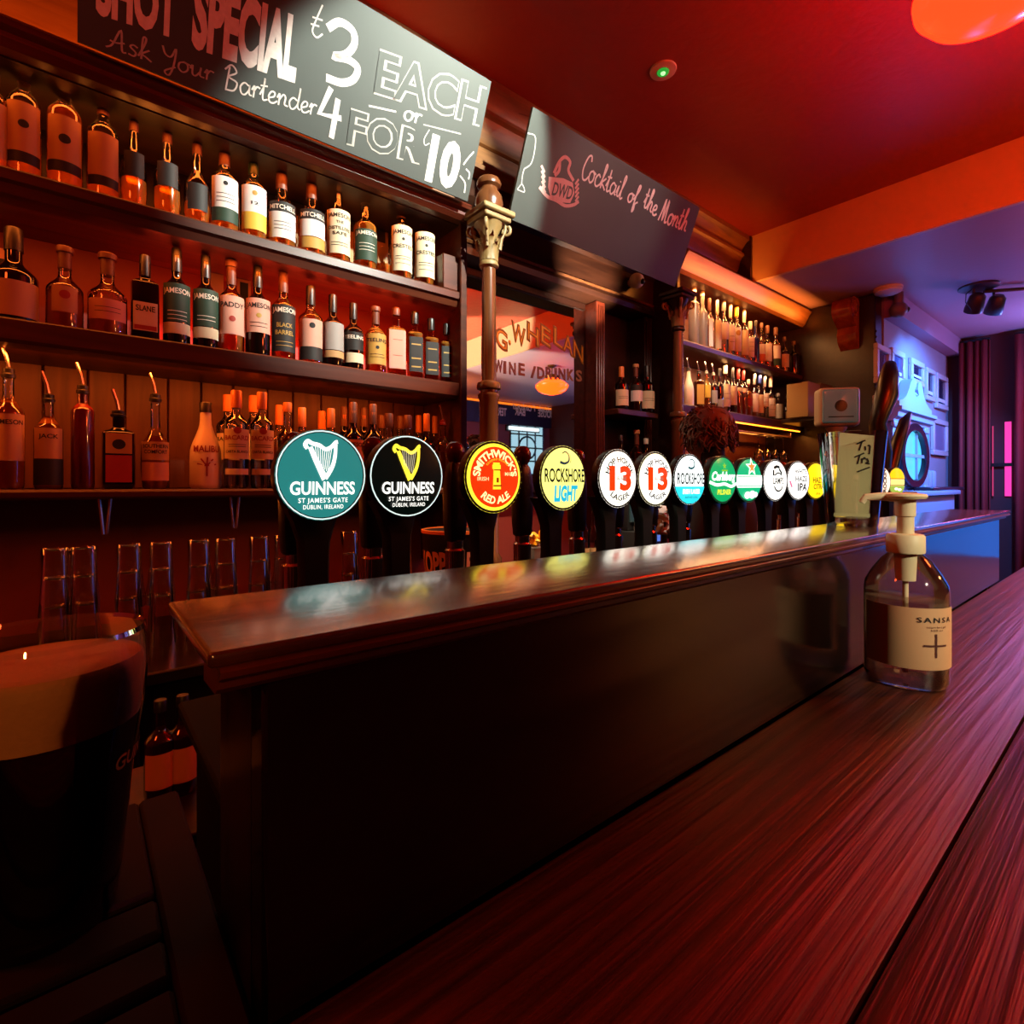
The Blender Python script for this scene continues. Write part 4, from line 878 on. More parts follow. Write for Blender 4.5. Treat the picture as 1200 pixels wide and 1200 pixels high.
# ---- lowest shelf
low_rows = [
 dict(u=10, top=404, w=40, d='amber spirit bottle with tan label', f=.70, c='black', ct='pourer', lab=[(.22,.58,1.2,'tan',[T('JAMESON',.50,.8,.035)])]),
 dict(u=57, top=436, w=36, d='amber bottle with dim tan label and bent spout', f=.72, c='black', ct='pourer', lab=[(.30,.60,1.1,'tan',[T('JACK',.5,.6,.04)]),(.04,.30,1.3,'black',[])]),
 dict(u=97, top=426, w=29, d='tall red liqueur bottle with steel spout', s='slim', liq=1, l='red', f=.86, c='black', ct='pourer'),
 dict(u=139, top=457, w=40, d='flat square dark green bottle with framed label', s='square', g='dark', l='cola', c='black', ct='pourer', lab=[(.08,.40,.66,'red',[]),(.42,.66,.66,'gold',[T('*',.53,.4,.06)])]),
 dict(u=182, top=438, w=35, d='round whiskey liqueur bottle with cream label', s='bulb', f=.52, c='black', ct='pourer', lab=[(.28,.46,1.1,'tan',[T('SOUTHERN',.40,.85,.035),T('COMFORT',.345,.75,.035)]),(.08,.26,1.1,'brown' if False else 'pink',[])]),
 dict(u=241, top=472, w=38, d='white conical rum bottle with palm tree print', s='cone', g='white', l=None, c='black', ct='screw', lab=[(.30,.315,.9,'white',[T('MALIBU',.42,.95,.07,'red'),('**',.26,.3,.10,'red')])]),
 dict(u=267, top=463, w=28, dy=.10, d='white rum bottle with orange cap half hidden behind another', s='tall', l='water', f=.6, c='orange', ct='tall', lab=[(.30,.58,1.2,'cream',[T('BACARDI',.50,.9,.04)])]),
 dict(u=277, top=458, w=30, dy=-.03, d='white rum bottle with orange cap and round bat seal', s='tall', l='water', f=.6, c='orange', ct='tall', lab=[(.30,.60,1.2,'cream',[T('BACARDI',.49,.9,.045,'red'),T('*',.585,.3,.035,'red'),T('CARTA BLANCA',.36,.8,.025)]+LINES((.44,.42))),(.14,.20,1.1,'white',[])]),
 dict(u=297, top=464, w=27, dy=.10, d='white rum bottle with orange cap tucked behind its twin', s='tall', l='water', f=.6, c='orange', ct='tall', lab=[(.30,.58,1.2,'cream',[])]),
 dict(u=307, top=460, w=28, dy=-.03, d='white rum bottle with orange cap nearest the teal badge', s='tall', l='water', f=.6, c='orange', ct='tall', lab=[(.30,.60,1.2,'cream',[T('BACARDI',.49,.9,.045,'red'),T('*',.585,.3,.035,'red'),T('CARTA BLANCA',.36,.8,.025)]+LINES((.44,.42))),(.14,.20,1.1,'white',[])]),
 dict(u=327, top=475, w=24, dy=.10, d='slim bottle with gold cap rising behind the teal badge', l='amber', c='orange', ct='long'),
 dict(u=337, top=472, w=26, dy=-.02, d='clear-necked bottle rising behind the teal badge', l='amber', f=.55, c='orange', ct='screw', lab=[(.2,.55,1.1,'black',[])]),
 dict(u=354, top=478, w=25, d='bottle with ribbed gold capsule above the teal badge', l='amber', c='orange', ct='long', lab=[(.2,.55,1.1,'black',[])]),
 dict(u=377, top=482, w=24, dy=.10, d='bottle with ribbed red-gold cap', l='amber', c='orange', ct='long'),
 dict(u=388, top=479, w=24, dy=-.02, d='clear bottle with ribbed red-gold cap in front', l='water', c='orange', ct='long', lab=[(.2,.55,1.1,'cream',[])]),
 dict(u=403, top=477, w=22, dy=.10, d='dark bottle with orange neck tag in the rear row', g='dark', l='cola', c='brown', ct='long', lab=[(.76,.9,.6,'orange',[])]),
 dict(u=414, top=472, w=25, dy=-.02, d='dark whiskey bottle with orange neck tag and cream label', g='dark', l='cola', c='brown', ct='long', lab=[(.2,.56,1.2,'pink',[T('JAMESON',.48,.9,.045)]),(.76,.9,.6,'orange',[])]),
 dict(u=426, top=478, w=22, dy=.10, d='dark bottle with orange neck tag between the badges', g='dark', l='cola', c='brown', ct='long', lab=[(.76,.9,.6,'orange',[])]),
 dict(u=437, top=474, w=24, dy=-.02, d='dark glossy bottle with orange neck tag', g='dark', l='cola', c='brown', ct='long', lab=[(.2,.52,1.2,'pink',[]),(.76,.9,.6,'orange',[])]),
 dict(u=447, top=487, w=20, dy=.10, d='bottle with two-banded brown cap in the rear row', l='amber', c='brown', ct='tall'),
 dict(u=456, top=485, w=22, dy=-.02, d='bottle with two-banded brown cap in front', l='amber', c='brown', ct='tall'),
 dict(u=469, top=488, w=20, dy=.10, d='bottle with dark banded cap above the black badge', l='amber', c='brown', ct='tall'),
 dict(u=478, top=487, w=21, dy=-.02, d='bottle with gold-rimmed cap above the black badge', l='amber', c='brown', ct='tall'),
 dict(u=491, top=487, w=19, dy=.10, d='bottle with rusty orange cap in the rear row', l='amber', c='orange', ct='long'),
 dict(u=500, top=485, w=20, dy=-.02, d='bottle with rusty orange cap in front', l='water', c='orange', ct='long', lab=[(.2,.5,1.1,'white',[])]),
 dict(u=510, top=488, w=19, dy=.10, d='bottle with short rusty cap', l='amber', c='orange', ct='long'),
 dict(u=519, top=475, w=19, dy=-.02, d='slim bottle with thin upright spout', l='amber', c='red', ct='pourer'),
 dict(u=532, top=484, w=19, dy=.0, d='pale frosted bottle with silver cap', g='frost', l='water', c='silver', ct='tall'),
 dict(u=541, top=489, w=18, dy=.03, d='pale clear bottle with silver neck at the shelf end', l='water', c='silver', ct='long', lab=[(.2,.5,1.1,'white',[])]),
]
shelf_row(low_rows, 1.79, ZS3, 'lowest left shelf', 'bottles on the lowest left shelf')
# ---- niche
niche = [
 dict(u=728, top=430, w=17, d='dark wine bottle with copper capsule', s='wine', g='dark', l='cola', c='orange', ct='long', lab=[(.10,.46,1.2,'cream',LINES((.3,.26)))]),
 dict(u=745, top=427, w=16, d='bottle with black-topped white label and tan stopper', g='brown', l='amber', f=.55, c='cork', ct='cork', lab=[(.44,.56,1.2,'black',[]),(.22,.44,1.2,'white',[])]),
 dict(u=758, top=429, w=18, d='dark wine bottle with broad cream label', s='wine', g='dark', l='cola', c='black', ct='long', lab=[(.10,.46,1.2,'cream',LINES((.3,.26)))]),
]
shelf_row(niche, 1.86, 1.685, 'niche shelf', 'bottles in the niche')
niche2 = [dict(u=727, top=510, w=16, d='dark bottle glimpsed', g='dark', l='cola', c='black', ct='screw'), dict(u=746, top=504, w=16, d='bottle with pale cork stopper', g='brown', c='cork', ct='cork'),
          dict(u=757, top=514, w=15, d='dim bottle with pale cap', g='brown', c='white', ct='screw'), dict(u=768, top=521, w=14, d='small dim bottle', g='dark', l='cola', c='white', ct='screw')]
shelf_row(niche2, 1.88, 1.268, 'lower niche shelf', 'bottles on the lower niche shelf')
# ---- right unit, upper shelf
r1 = [
 dict(u=813, top=336, w=10, k=1.28, d='tall frosted vodka bottle', s='slim', g='frost', l='gold', f=.15, c='white', ct='screw'),
 dict(u=823, top=339, w=10, k=1.28, d='frosted bottle with rounded shoulder', g='frost', l='water', c='white', ct='screw'),
 dict(u=831, top=350, w=9, k=1.28, d='dark-necked bottle with pale stripe label', g='clear', l='amber', f=.5, c='brown', ct='long', lab=[(.1,.62,.5,'white',[])]),
 dict(u=840, top=352, w=9, k=1.28, d='clear bottle with cream side label', l='water', c='silver', ct='long', lab=[(.1,.62,.7,'cream',[])]),
 dict(u=848, top=353, w=9, k=1.28, d='clear bottle with pale blue cap', l='water', c='grey', ct='tall', lab=[(.3,.6,1.0,'white',[])]),
 dict(u=856, top=357, w=8, k=1.28, d='clear slim bottle with white label', l='water', c='white', ct='long', lab=[(.14,.62,1.0,'white',LINES((.4,.3)))]),
 dict(u=863, top=360, w=9, k=1.28, d='clear bottle with bright yellow cap', l='gold', f=.4, c='yellow', ct='tall', lab=[(.16,.60,1.0,'white',[('*',.5,.4,.05,'gold')])]),
 dict(u=872, top=363, w=8, k=1.28, d='clear bottle with tall neck and cream label', l='gold', f=.3, c='white', ct='long', lab=[(.14,.60,1.0,'cream',[])]),
 dict(u=879, top=377, w=8, k=1.28, d='white-topped bottle with black lettered label', l='water', c='white', ct='tall', lab=[(.16,.62,1.0,'white',LINES((.5,.4,.3)))]),
 dict(u=885, top=376, w=8, k=1.28, d='deep blue bottle', g='blue', l=None, c='black', ct='screw', lab=[]),
 dict(u=892, top=379, w=8, k=1.28, d='bottle with orange and white label', l='gold', f=.5, c='brown', ct='screw', lab=[(.3,.52,1.0,'white',[]),(.14,.3,1.0,'orange',[])]),
 dict(u=899, top=382, w=9, k=1.28, d='bottle with pink cap band and white label', l='amber', f=.5, c='brown', ct='tall', lab=[(.18,.58,1.0,'white',[])]),
 dict(u=909, dy=-.035, top=384, w=9, k=1.28, d='amber bottle with green-footed white label', l='amber', f=.6, c='brown', ct='tall', lab=[(.26,.56,1.0,'white',[]),(.1,.25,1.0,'green',[])]),
 dict(u=919, dy=-.035, top=395, w=9, k=1.28, d='dim amber bottle with cream label', g='brown', l='amber', f=.6, c='brown', ct='screw', lab=[(.14,.5,1.0,'cream',[])]),
 dict(u=930, dy=-.035, top=400, w=10, k=1.28, d='dark brown bottle at the shelf end', g='dark', l='cola', c='brown', ct='screw', lab=[]),
]
shelf_row(r1, 1.80, ZR1, 'upper right shelf', 'bottles on the upper right shelf')
r2 = [
 dict(u=807, top=420, w=10, k=1.25, d='large white bottle with dark pourer', s='cone', g='white', l=None, c='black', ct='pourer', lab=[]),
 dict(u=819, top=424, w=9, k=1.28, d='square dark bottle with amber label', s='square', g='brown', l='amber', f=.7, c='black', ct='pourer', lab=[(.12,.6,.7,'gold',[])]),
 dict(u=828, top=424, w=8, k=1.28, d='golden bottle with spout', l='gold', f=.8, c='grey', ct='pourer', lab=[(.3,.6,.8,'yellow',[])]),
 dict(u=836, top=426, w=8, k=1.28, d='dim bottle with silver spout', g='brown', l='amber', c='silver', ct='pourer', lab=[(.2,.5,.8,'grey',[])]),
 dict(u=843, top=432, w=8, k=1.28, d='dark bottle with big black cap', g='dark', l='cola', c='black', ct='tall', lab=[(.1,.3,.9,'grey',[])]),
 dict(u=850, top=428, w=9, k=1.28, d='bottle with white cap and cream label', l='water', c='white', ct='tall', lab=[(.14,.6,1.0,'cream',LINES((.4,.3)))]),
 dict(u=858, top=431, w=9, k=1.28, d='bottle with black neck and square cream label', g='brown', l='amber', c='black', ct='long', lab=[(.2,.6,1.0,'cream',[])]),
 dict(u=865, top=431, w=8, k=1.28, d='red-capped bottle with red base, nearer one', l='red', f=.4, c='red', ct='long', lab=[(.5,.58,1.0,'cream',[])]),
 dict(u=871, top=432, w=8, k=1.28, d='red-capped bottle with red base, further one', l='red', f=.4, c='red', ct='long', lab=[(.5,.58,1.0,'cream',[])]),
 dict(u=877, top=445, w=8, k=1.25, d='small amber bottle with red label', l='amber', f=.7, c='white', ct='screw', lab=[(.3,.5,1.0,'red',[])]),
 dict(u=884, top=438, w=8, k=1.28, d='clear bottle with silver neck and white label', l='gold', f=.3, c='silver', ct='long', lab=[(.14,.55,1.0,'white',[])]),
 dict(u=890, top=440, w=8, k=1.28, d='clear bottle with blue cap', l='water', c='blue', ct='tall', lab=[(.14,.55,1.0,'cream',[])]),
 dict(u=896, top=441, w=8, k=1.28, d='clear bottle with silver cap and black band', l='water', c='silver', ct='long', lab=[(.3,.6,1.0,'white',LINES((.5,.4)))]),
 dict(u=903, top=441, w=9, k=1.28, d='bottle with white cap and square white label', l='water', c='white', ct='long', lab=[(.1,.5,1.0,'white',LINES((.35,.25)))]),
 dict(u=912, dy=-.035, top=461, w=9, k=1.25, d='short clear bottle with plain pale label', l='water', c='grey', ct='screw', lab=[(.1,.6,1.1,'grey',[])]),
 dict(u=922, dy=-.035, top=464, w=8, k=1.25, d='dark beer bottle with oval white label, nearer one', g='dark', l='cola', c='black', ct='screw', lab=[(.14,.4,.8,'cream',[])]),
 dict(u=931, dy=-.035, top=456, w=8, k=1.25, d='dark beer bottle with gold capsule and oval label', g='dark', l='cola', c='yellow', ct='long', lab=[(.14,.4,.8,'cream',[])]),
]
shelf_row(r2, 1.80, ZR2, 'lower right shelf', 'bottles on the lower right shelf')
# ---- back counter, seen between the taps
ctr = [
 dict(u=612, top=582, w=9, k=1.3, d='small dark bottle', g='dark', l='cola', c='black', ct='screw'), dict(u=620, top=586, w=9, k=1.3, d='small brown bottle with dark cap', g='brown', c='black', ct='screw'),
 dict(u=676, top=590, w=9, k=1.3, d='clear mixer bottle', l='water', c='black', ct='screw', lab=[(.1,.4,1.1,'tan',[])]), dict(u=685, top=588, w=9, k=1.3, d='clear mixer bottle with black cap', l='water', c='black', ct='screw', lab=[(.1,.4,1.1,'tan',[])]),
 dict(u=695, top=589, w=9, k=1.3, d='clear mixer bottle beside the white-badged tap', l='water', c='black', ct='screw', lab=[(.1,.4,1.1,'tan',[])]), dict(u=702, top=606, w=7, k=1.3, d='small navy-labelled bottle', g='dark', l='cola', c='blue', ct='tall', lab=[(.1,.5,1.1,'navy',[])]),
]
shelf_row(ctr, 1.62, .86, 'back counter', 'bottles on the back counter')

# ---- price cards at the back of the shelves, and a short tumbler
def card(label, u0, u1, v0, v1, Z, matname, framed=True, Y=1.945):
    a = onY(u0, 300, Y); b = onY(u1, 300, Y); zt = onY((u0+u1)/2, v0, Y).z; Wd = b.x-a.x; Hh = zt-Z
    t = thing('price_card', label, 'card', ((a.x+b.x)/2, Y, Z+.0005), 0, 'cards standing behind the bottles')
    box('card_sheet', -Wd/2, Wd/2, 0, .003, 0, Hh, LABM[matname], t); box('card_foot', -Wd/2, Wd/2, 0, .03, 0, .003, LABM[matname], t)
    if framed: box('dark_panel', -Wd*.30, Wd*.30, -.0012, 0, Hh*.62, Hh*.88, LABM['black'], t)
    return t
for k, (u0, u1, v0) in enumerate(((268, 288, 188), (303, 328, 201), (335, 362, 211), (369, 384, 226), (401, 420, 231), (437, 455, 246))):
    card('%s from the left of the cards behind the top shelf bottles' % ORD[k], u0, u1, v0, 0, ZS1, 'tan')
for k, (u0, u1, v0) in enumerate(((-4, 7, 291), (244, 262, 312), (278, 294, 318))):
    card('%s from the left of the cards behind the middle shelf bottles' % ORD[k], u0, u1, v0, 0, ZS2, 'pink', k != 1)
p = onY(449, 300, 1.83)
tb_ = thing('whiskey_tumbler', 'short clear jar of amber whiskey on the top left shelf', 'jar', (p.x, 1.83, ZS1+.0005))
lathe('jar_wall', [(.030, 0), (.032, .004), (.033, .12), (.031, .125)], GL['clear'], tb_, seg=24, cap=False); lathe('whiskey', [(.029, .004), (.0305, .065), (0, .0655)], LQ['amber'], tb_, seg=24)
# ================================================================== chalkboards
BB, BT = Vector((0, 1.62, 2.33)), Vector((0, 1.475, 2.69))
bdir = (BT-BB).normalized(); BH = (BT-BB).length; bn = Vector((1, 0, 0)).cross(bdir).normalized()
if bn.y > 0: bn = -bn
def board(name, label, x0, x1):
    t = thing(name, label, 'chalkboard', (0, 0, 0))
    O = Vector((x0, BB.y, BB.z)); W = x1-x0
    vs_ = []
    for off in (0, -.012):
        for (a, b) in ((0, 0), (W, 0), (W, BH), (0, BH)): vs_.append(O+Vector((a, 0, 0))+bdir*b+bn*off)
    me = mesh(vs_, [(0, 1, 2, 3), (7, 6, 5, 4), (0, 4, 5, 1), (1, 5, 6, 2), (2, 6, 7, 3), (3, 7, 4, 0)])
    link('slate', me, M_BOARD, t)
    for a in (.12, W-.12):
        s = O+Vector((a, 0, 0))+bdir*BH*.98-bn*.012
        tube('hanging_wire', [s, (s.x, 1.70, 2.84)], .002, M_STEEL, t, 6)
    return t, O
def buv(O, u, v):
    p = onP(u, v, O, bn)-O; return p.x, p.dot(bdir)
def bmap(O, off=.001): return lambda x, y: O+Vector((x, 0, 0))+bdir*y+bn*off
def btext(t, O, nm, s, p0, p1, ptop, mat, bold=0.0, off=.001, cur=False, wd=.07, spacing=1.0, scale=1.0):
    """baseline from pixel p0 to p1, ptop is a pixel at cap height above p0"""
    a = buv(O, *p0); b = buv(O, *p1); c = buv(O, *ptop); L = b[0]-a[0]; h = c[1]-a[1]; sl = (b[1]-a[1])/L
    if cur: vs_, fs, W = cursive(s, wd)
    else: vs_, fs, W = text2d(s, bold, 0, spacing)
    pts = [(a[0]+x/W*L, a[1]+x/W*L*sl+y*h) for x, y in vs_]
    return put(nm, (pts, fs), bmap(O, off), mat, t)
def bstroke(t, O, nm, pix, wd, mat, off=.001, smooth=True):
    pts = [buv(O, *p) for p in pix]; return put(nm, ribbon(pts, wd, n=5, smooth=smooth), bmap(O, off), mat, t)
b1, O1 = board('chalkboard', 'long chalkboard advertising shot prices above the left shelves', .0, 1.118)
CH = 'chalk_letters'
btext(b1, O1, CH, 'SHOT', (112, 12), (206, 42), (114, -48), M_CHALK, .05)
btext(b1, O1, CH, 'SPECIAL', (224, 50), (346, 93), (240, -20), M_CHALK, .05)
btext(b1, O1, CH, 'Ask Your', (124, 56), (250, 96), (130, 32), M_CHALKGREY, cur=True, wd=.07)
btext(b1, O1, CH, 'Bartender', (262, 104), (370, 136), (270, 78), M_CHALK, cur=True, wd=.07)
bstroke(b1, O1, CH, [(366, 20), (378, 24)], .004, M_CHALK); bstroke(b1, O1, CH, [(378, 6), (371, 22), (366, 36), (371, 44), (378, 40)], .004, M_CHALK); bstroke(b1, O1, CH, [(364, 28), (374, 31)], .004, M_CHALK)
bstroke(b1, O1, 'chalk_number', [(384, 33), (398, 26), (413, 36), (415, 52), (405, 64), (391, 66), (408, 70), (419, 80), (414, 93), (400, 97), (382, 91)], .020, M_CHALK)
bstroke(b1, O1, 'chalk_number', [(388, 103), (374, 133), (400, 139)], .016, M_CHALK, smooth=False); bstroke(b1, O1, 'chalk_number', [(396, 116), (392, 140), (388, 162)], .016, M_CHALK, off=.0012, smooth=False)
def outlined(s, p0, p1, ptop):
    btext(b1, O1, CH, s, p0, p1, ptop, M_CHALKGREY, .045, .001); btext(b1, O1, 'letter_inside', s, p0, p1, ptop, M_BOARD, .012, .0016)
    q = lambda p: (p[0]+1.5, p[1]+2)
outlined('EACH', (438, 107), (562, 146), (442, 58)); outlined('FOR', (406, 167), (492, 191), (410, 128))
bstroke(b1, O1, CH, [(432, 124), (464, 131)], .005, M_CHALK, smooth=False); bstroke(b1, O1, CH, [(496, 146), (540, 157)], .004, M_CHALKGREY, smooth=False)
btext(b1, O1, CH, 'or', (472, 140), (493, 146), (474, 116), M_CHALK, cur=True, wd=.09)
bstroke(b1, O1, CH, [(503, 152), (497, 163), (498, 170), (503, 168)], .003, M_CHALK)
btext(b1, O1, 'chalk_number', '10', (498, 208), (534, 220), (508, 160), M_CHALK, .05)
for pp in (((543, 193), (548, 186), (555, 178)), ((546, 198), (550, 203), (549, 210)), ((539, 206), (545, 215), (544, 226))): bstroke(b1, O1, 'chalk_ray', pp, .005, M_CHALK)
b2, O2 = board('chalkboard', 'chalkboard announcing the cocktail of the month above the mirror', 1.314, 2.45)
btext(b2, O2, CH, 'Cocktail', (680, 208), (728, 234), (684, 178), M_CHALK, cur=True, wd=.085)
btext(b2, O2, CH, 'of', (734, 236), (746, 240), (737, 213), M_CHALK, cur=True, wd=.1)
btext(b2, O2, CH, 'the', (753, 242), (768, 254), (756, 216), M_CHALK, cur=True, wd=.1)
btext(b2, O2, CH, 'Month', (771, 258), (803, 272), (775, 230), M_CHALK, cur=True, wd=.1)
# chalk glass and barrel emblem
for pp in (((618, 156), (627, 160), (626, 178), (622, 192), (614, 198)), ((614, 198), (612, 206), (611, 216)), ((606, 222), (611, 216), (614, 220)), ((614, 220), (614, 225), (606, 222))): bstroke(b2, O2, 'glass_outline', pp, .004, M_CHALKGREY)
bar = [buv(O2, *p) for p in ((643, 207), (642, 219), (645, 231), (656, 237), (668, 238), (673, 227), (671, 214), (660, 209))]
put('emblem_barrel', poly(bar), bmap(O2), M_CHALKPINK, b2)
btext(b2, O2, 'emblem_letters', 'DWD', (646, 228), (669, 234), (647, 212), M_BOARD, .02, .0016)
for pp in (((649, 203), (655, 190), (662, 184), (668, 190), (666, 200), (672, 212)), ((656, 190), (655, 200), (650, 206)), ((632, 219), (641, 230), (652, 235), (662, 241), (672, 240), (678, 236))): bstroke(b2, O2, 'emblem_scroll', pp, .013, M_CHALKPINK)
for k in range(5):
    u0, v0 = 639-k*.2, 226-k*6; bstroke(b2, O2, 'emblem_leaf', ((u0, v0), (u0-4, v0-8)), .010, M_CHALKPINK, smooth=False); bstroke(b2, O2, 'emblem_leaf', ((674, 236-k*5), (678, 230-k*5)), .009, M_CHALKPINK, smooth=False)
# ================================================================== small fittings up high
def sphere_prof(r, n=10, a0=-PI/2, a1=PI/2): return [(max(0, r*math.cos(a0+(a1-a0)*i/n)), r*math.sin(a0+(a1-a0)*i/n)) for i in range(n+1)]
p = onY(746, 329, 1.835)
ey = thing('eyeball_spotlight', 'white eyeball spotlight on the dark header below the second chalkboard', 'spotlight', (p.x, 1.835, p.z))
lathe('housing', sphere_prof(.042, 12), plain('white_enamel', '#f0ece6', .3), ey, seg=24)
lathe('lens', sphere_prof(.016, 8), M_BLACK, ey, (.004, -.034, -.012), seg=16)
lathe('mount', [(.02, 0), (.018, .03), (.018, .05)], plain('white_enamel', '#f0ece6', .3), ey, rot=(-PI/2, 0, 0))
# recessed green sensor in the ceiling
p = onZ(777, 82, ZC)
sn = thing('ceiling_sensor', 'small white ceiling disc with a green light', 'sensor', (p.x, p.y, ZC))
lathe('plate', [(.052, 0), (.050, -.006), (.036, -.008)], plain('sensor_white', '#d8b8a8', .5), sn, seg=28)
lathe('green_lamp', [(.024, -.006), (.022, -.012), (0, -.014)], glow('green_led', '#2fae3a', .8), sn, seg=20)
lathe('green_core', [(.010, -.013), (.008, -.017), (0, -.018)], glow('green_core', '#a8ff9a', 1.6), sn, seg=14)
# red glass lamps
RG = glow('red_lamp_glass', (1, .0050, .0009), 20); RG2 = glow('orange_lamp_glass', (1, .055, .003), 6)
def school_lamp(label, X, Y, zb, mat, s=1.0, ztop=ZC):
    t = thing('pendant_lamp', label, 'lamp', (X, Y, zb))
    lathe('glass_shade', [(0, 0), (.05*s, .004*s), (.10*s, .018*s), (.140*s, .042*s), (.165*s, .075*s), (.168*s, .095*s), (.150*s, .112*s), (.12*s, .135*s), (.085*s, .150*s), (.075*s, .165*s)], mat, t, seg=40)
    lathe('fitter', [(.078*s, .160*s), (.08*s, .19*s), (.05*s, .205*s), (.018, .21*s)], plain('lamp_brass', '#6a4420', .3, .8), t)
    lathe('rod', [(.007, .2*s), (.007, ztop-zb-.012)], plain('lamp_brass', '#6a4420', .3, .8), t, seg=10)
    lathe('ceiling_rose', [(.02, ztop-zb-.03), (.05, ztop-zb-.01), (.05, ztop-zb-.0005)], plain('lamp_brass', '#6a4420', .3, .8), t)
p = onZ(1170, 16, 2.475)
school_lamp('glowing red glass lamp hanging from the ceiling at the top right', p.x, p.y, 2.475, RG, 1.05)
school_lamp('orange glowing lamp behind the viewer, seen in the mirror', 4.12, -.36, 2.29, RG2, 1.1, ZLOW)
# track with spotlights on the low ceiling
tr = thing('track_light', 'dark track spotlight fixed to the blue-lit low ceiling', 'spotlight', (4.70, .76, ZLOW))
M_TRK = plain('track_metal', '#3a3038', .35, .4)
lathe('ceiling_plate', [(.11, -.0005), (.11, -.012), (.09, -.02), (.02, -.022)], M_TRK, tr, seg=30)
tube('track_bar', [(.05, -.02, -.03), (.9, -1.1, -.03)], .012, M_TRK, tr)
for k, (dx, dy, rx) in enumerate(((-.035, .02, .5), (.11, -.06, .5))):
    tube('arm', [(dx, dy, -.015), (dx, dy, -.06)], .008, M_TRK, tr)
    hb = lathe('spot_head', [(.028, .05), (.045, .03), (.052, -.05), (.050, -.075), (.044, -.075)], M_TRK, tr, (dx+.02, dy-.01, -.10), seg=20, rot=(.35, -.55, 0))
    lathe('spot_lens', [(.043, -.073), (.02, -.078), (0, -.079)], glow('spot_lens', '#ffe6c8', 2.5), hb, seg=20)
tube('cable', [(-.03, .03, -.02), (-.09, .05, -.06), (-.10, .05, -.12), (-.05, .03, -.16)], .003, M_BLACK, tr, 6)
sd = thing('smoke_detector', 'white disc-shaped smoke detector on the low ceiling above the pier', 'detector', (4.27, 1.16, ZLOW))
lathe('base', [(.085, -.0005), (.085, -.014), (.08, -.018)], plain('detector_white', '#c8c0bc', .5), sd, seg=28)
lathe('cover', [(.08, -.018), (.078, -.03), (.055, -.04), (0, -.044)], plain('detector_white', '#c8c0bc', .5), sd, seg=28)
cc = thing('security_camera', 'small round security camera beside the scroll bracket', 'camera', (4.43, 1.14, 2.50))
lathe('body', sphere_prof(.055, 10), plain('camera_shell', '#6a5a56', .4), cc, seg=22)
lathe('lens', sphere_prof(.02, 6), M_BLACK, cc, (.012, -.044, -.006), seg=14)
lathe('mount', [(.03, 0), (.03, .1195)], plain('camera_shell', '#6a5a56', .4), cc)
# ================================================================== things on the back counter
GP = [(.0235, .0), (.0250, .006), (.028, .06), (.0320, .12), (.0328, .150)]
def pint_parts(t, inv=False):
    prof = GP+[(.0405, .150), (.034, .06), (.0295, .014), (0, .012)]
    if inv: prof = [(r, .15-z) for r, z in prof]
    return prof
PG = {}
M_GLASS2 = thin_glass('pint_glass', (.95, .95, .95), 2.0, .03)
STACK = lathe_mesh([(r, .15-z) for r, z in GP]+[(0.0, .15)][:0]+[], 24, cap=False)
STACKB = lathe_mesh([(.0235, .150), (.0228, .1485), (.02, .146), (0, .1455)], 24, cap=False)
us = [62, 101, 149, 191, 231, 266, 302, 334, 408, 440, 470]
pos = ['topmost', 'second from the top', 'third from the top', 'lowest']
for i, u in enumerate(us):
    p = onY(u, 640, 1.56); nst = 3
    for k in range(nst):
        z = .86+.064*k
        t = thing('pint_glass', 'upturned pint glass, %s of the %s stack from the left' % (pos[nst-1-k] if (nst-1-k) < 3 and k else ('lowest' if k == 0 else pos[nst-1-k]), ORD[i]), 'glass', (p.x+.004*math.sin(i*3+k), 1.56, z), 0, 'stacked pint glasses on the back counter')
        link('glass_wall', STACK, M_GLASS2, t); link('glass_base', STACKB, M_GLASS2, t)
p0 = onY(499, 640, 1.58); p1 = onY(566, 640, 1.58); bx, br = (p0.x+p1.x)/2, (p1.x-p0.x)/2
bk = thing('ice_bucket', 'black ice bucket with orange inside and pink lettering between the taps', 'bucket', (bx, 1.58, .86))
H = 1.28-53/520*1.58-.86+.002
M_BUK = plain('bucket_black', '#0f0d0c', .4); M_BUKI = plain('bucket_orange', '#d0661c', .5)
lathe('bucket_wall', [(br*.76, 0), (br*.80, .006), (br*.985, H), (br*.955, H-.001)], M_BUK, bk, seg=36, cap=True)
lathe('rim', [(br*.95, H-.012), (br*1.0, H-.008), (br*1.0, H+.002), (br*.95, H+.003)], M_BUKI, bk, seg=36, cap=False)
lathe('bucket_lining', [(.001, .03), (br*.74, .031), (br*.945, H+.003)], M_BUKI, bk, seg=36, cap=False)
wm = lambda off: (lambda x, z: (((br*(.80+.19*z/H))+off)*math.sin(x/br), -((br*(.80+.19*z/H))+off)*math.cos(x/br), z))
sh = fit('KOPPARBERG', -br*.58, .115, br*2.9, .075, .04)
put('bucket_letters', sh, wm(.0015), plain('bucket_letter_pink', '#d0805e', .6), bk)
p = onY(627, 650, 1.50)
tb = thing('garnish_tub', 'clear plastic tub heaped with yellow lemon slices between the taps', 'tub', (p.x, 1.50, .86))
lathe('tub', [(.036, 0), (.038, .003), (.050, .185), (.053, .188)], thin_glass('tub_plastic', (.85, .85, .82), 1.0, .1, .35, (.7, .65, .55)), tb, seg=28, sq=5, cap=True)
ML = plain('lemon_peel', '#e8b01c', .45); WEDGE = None
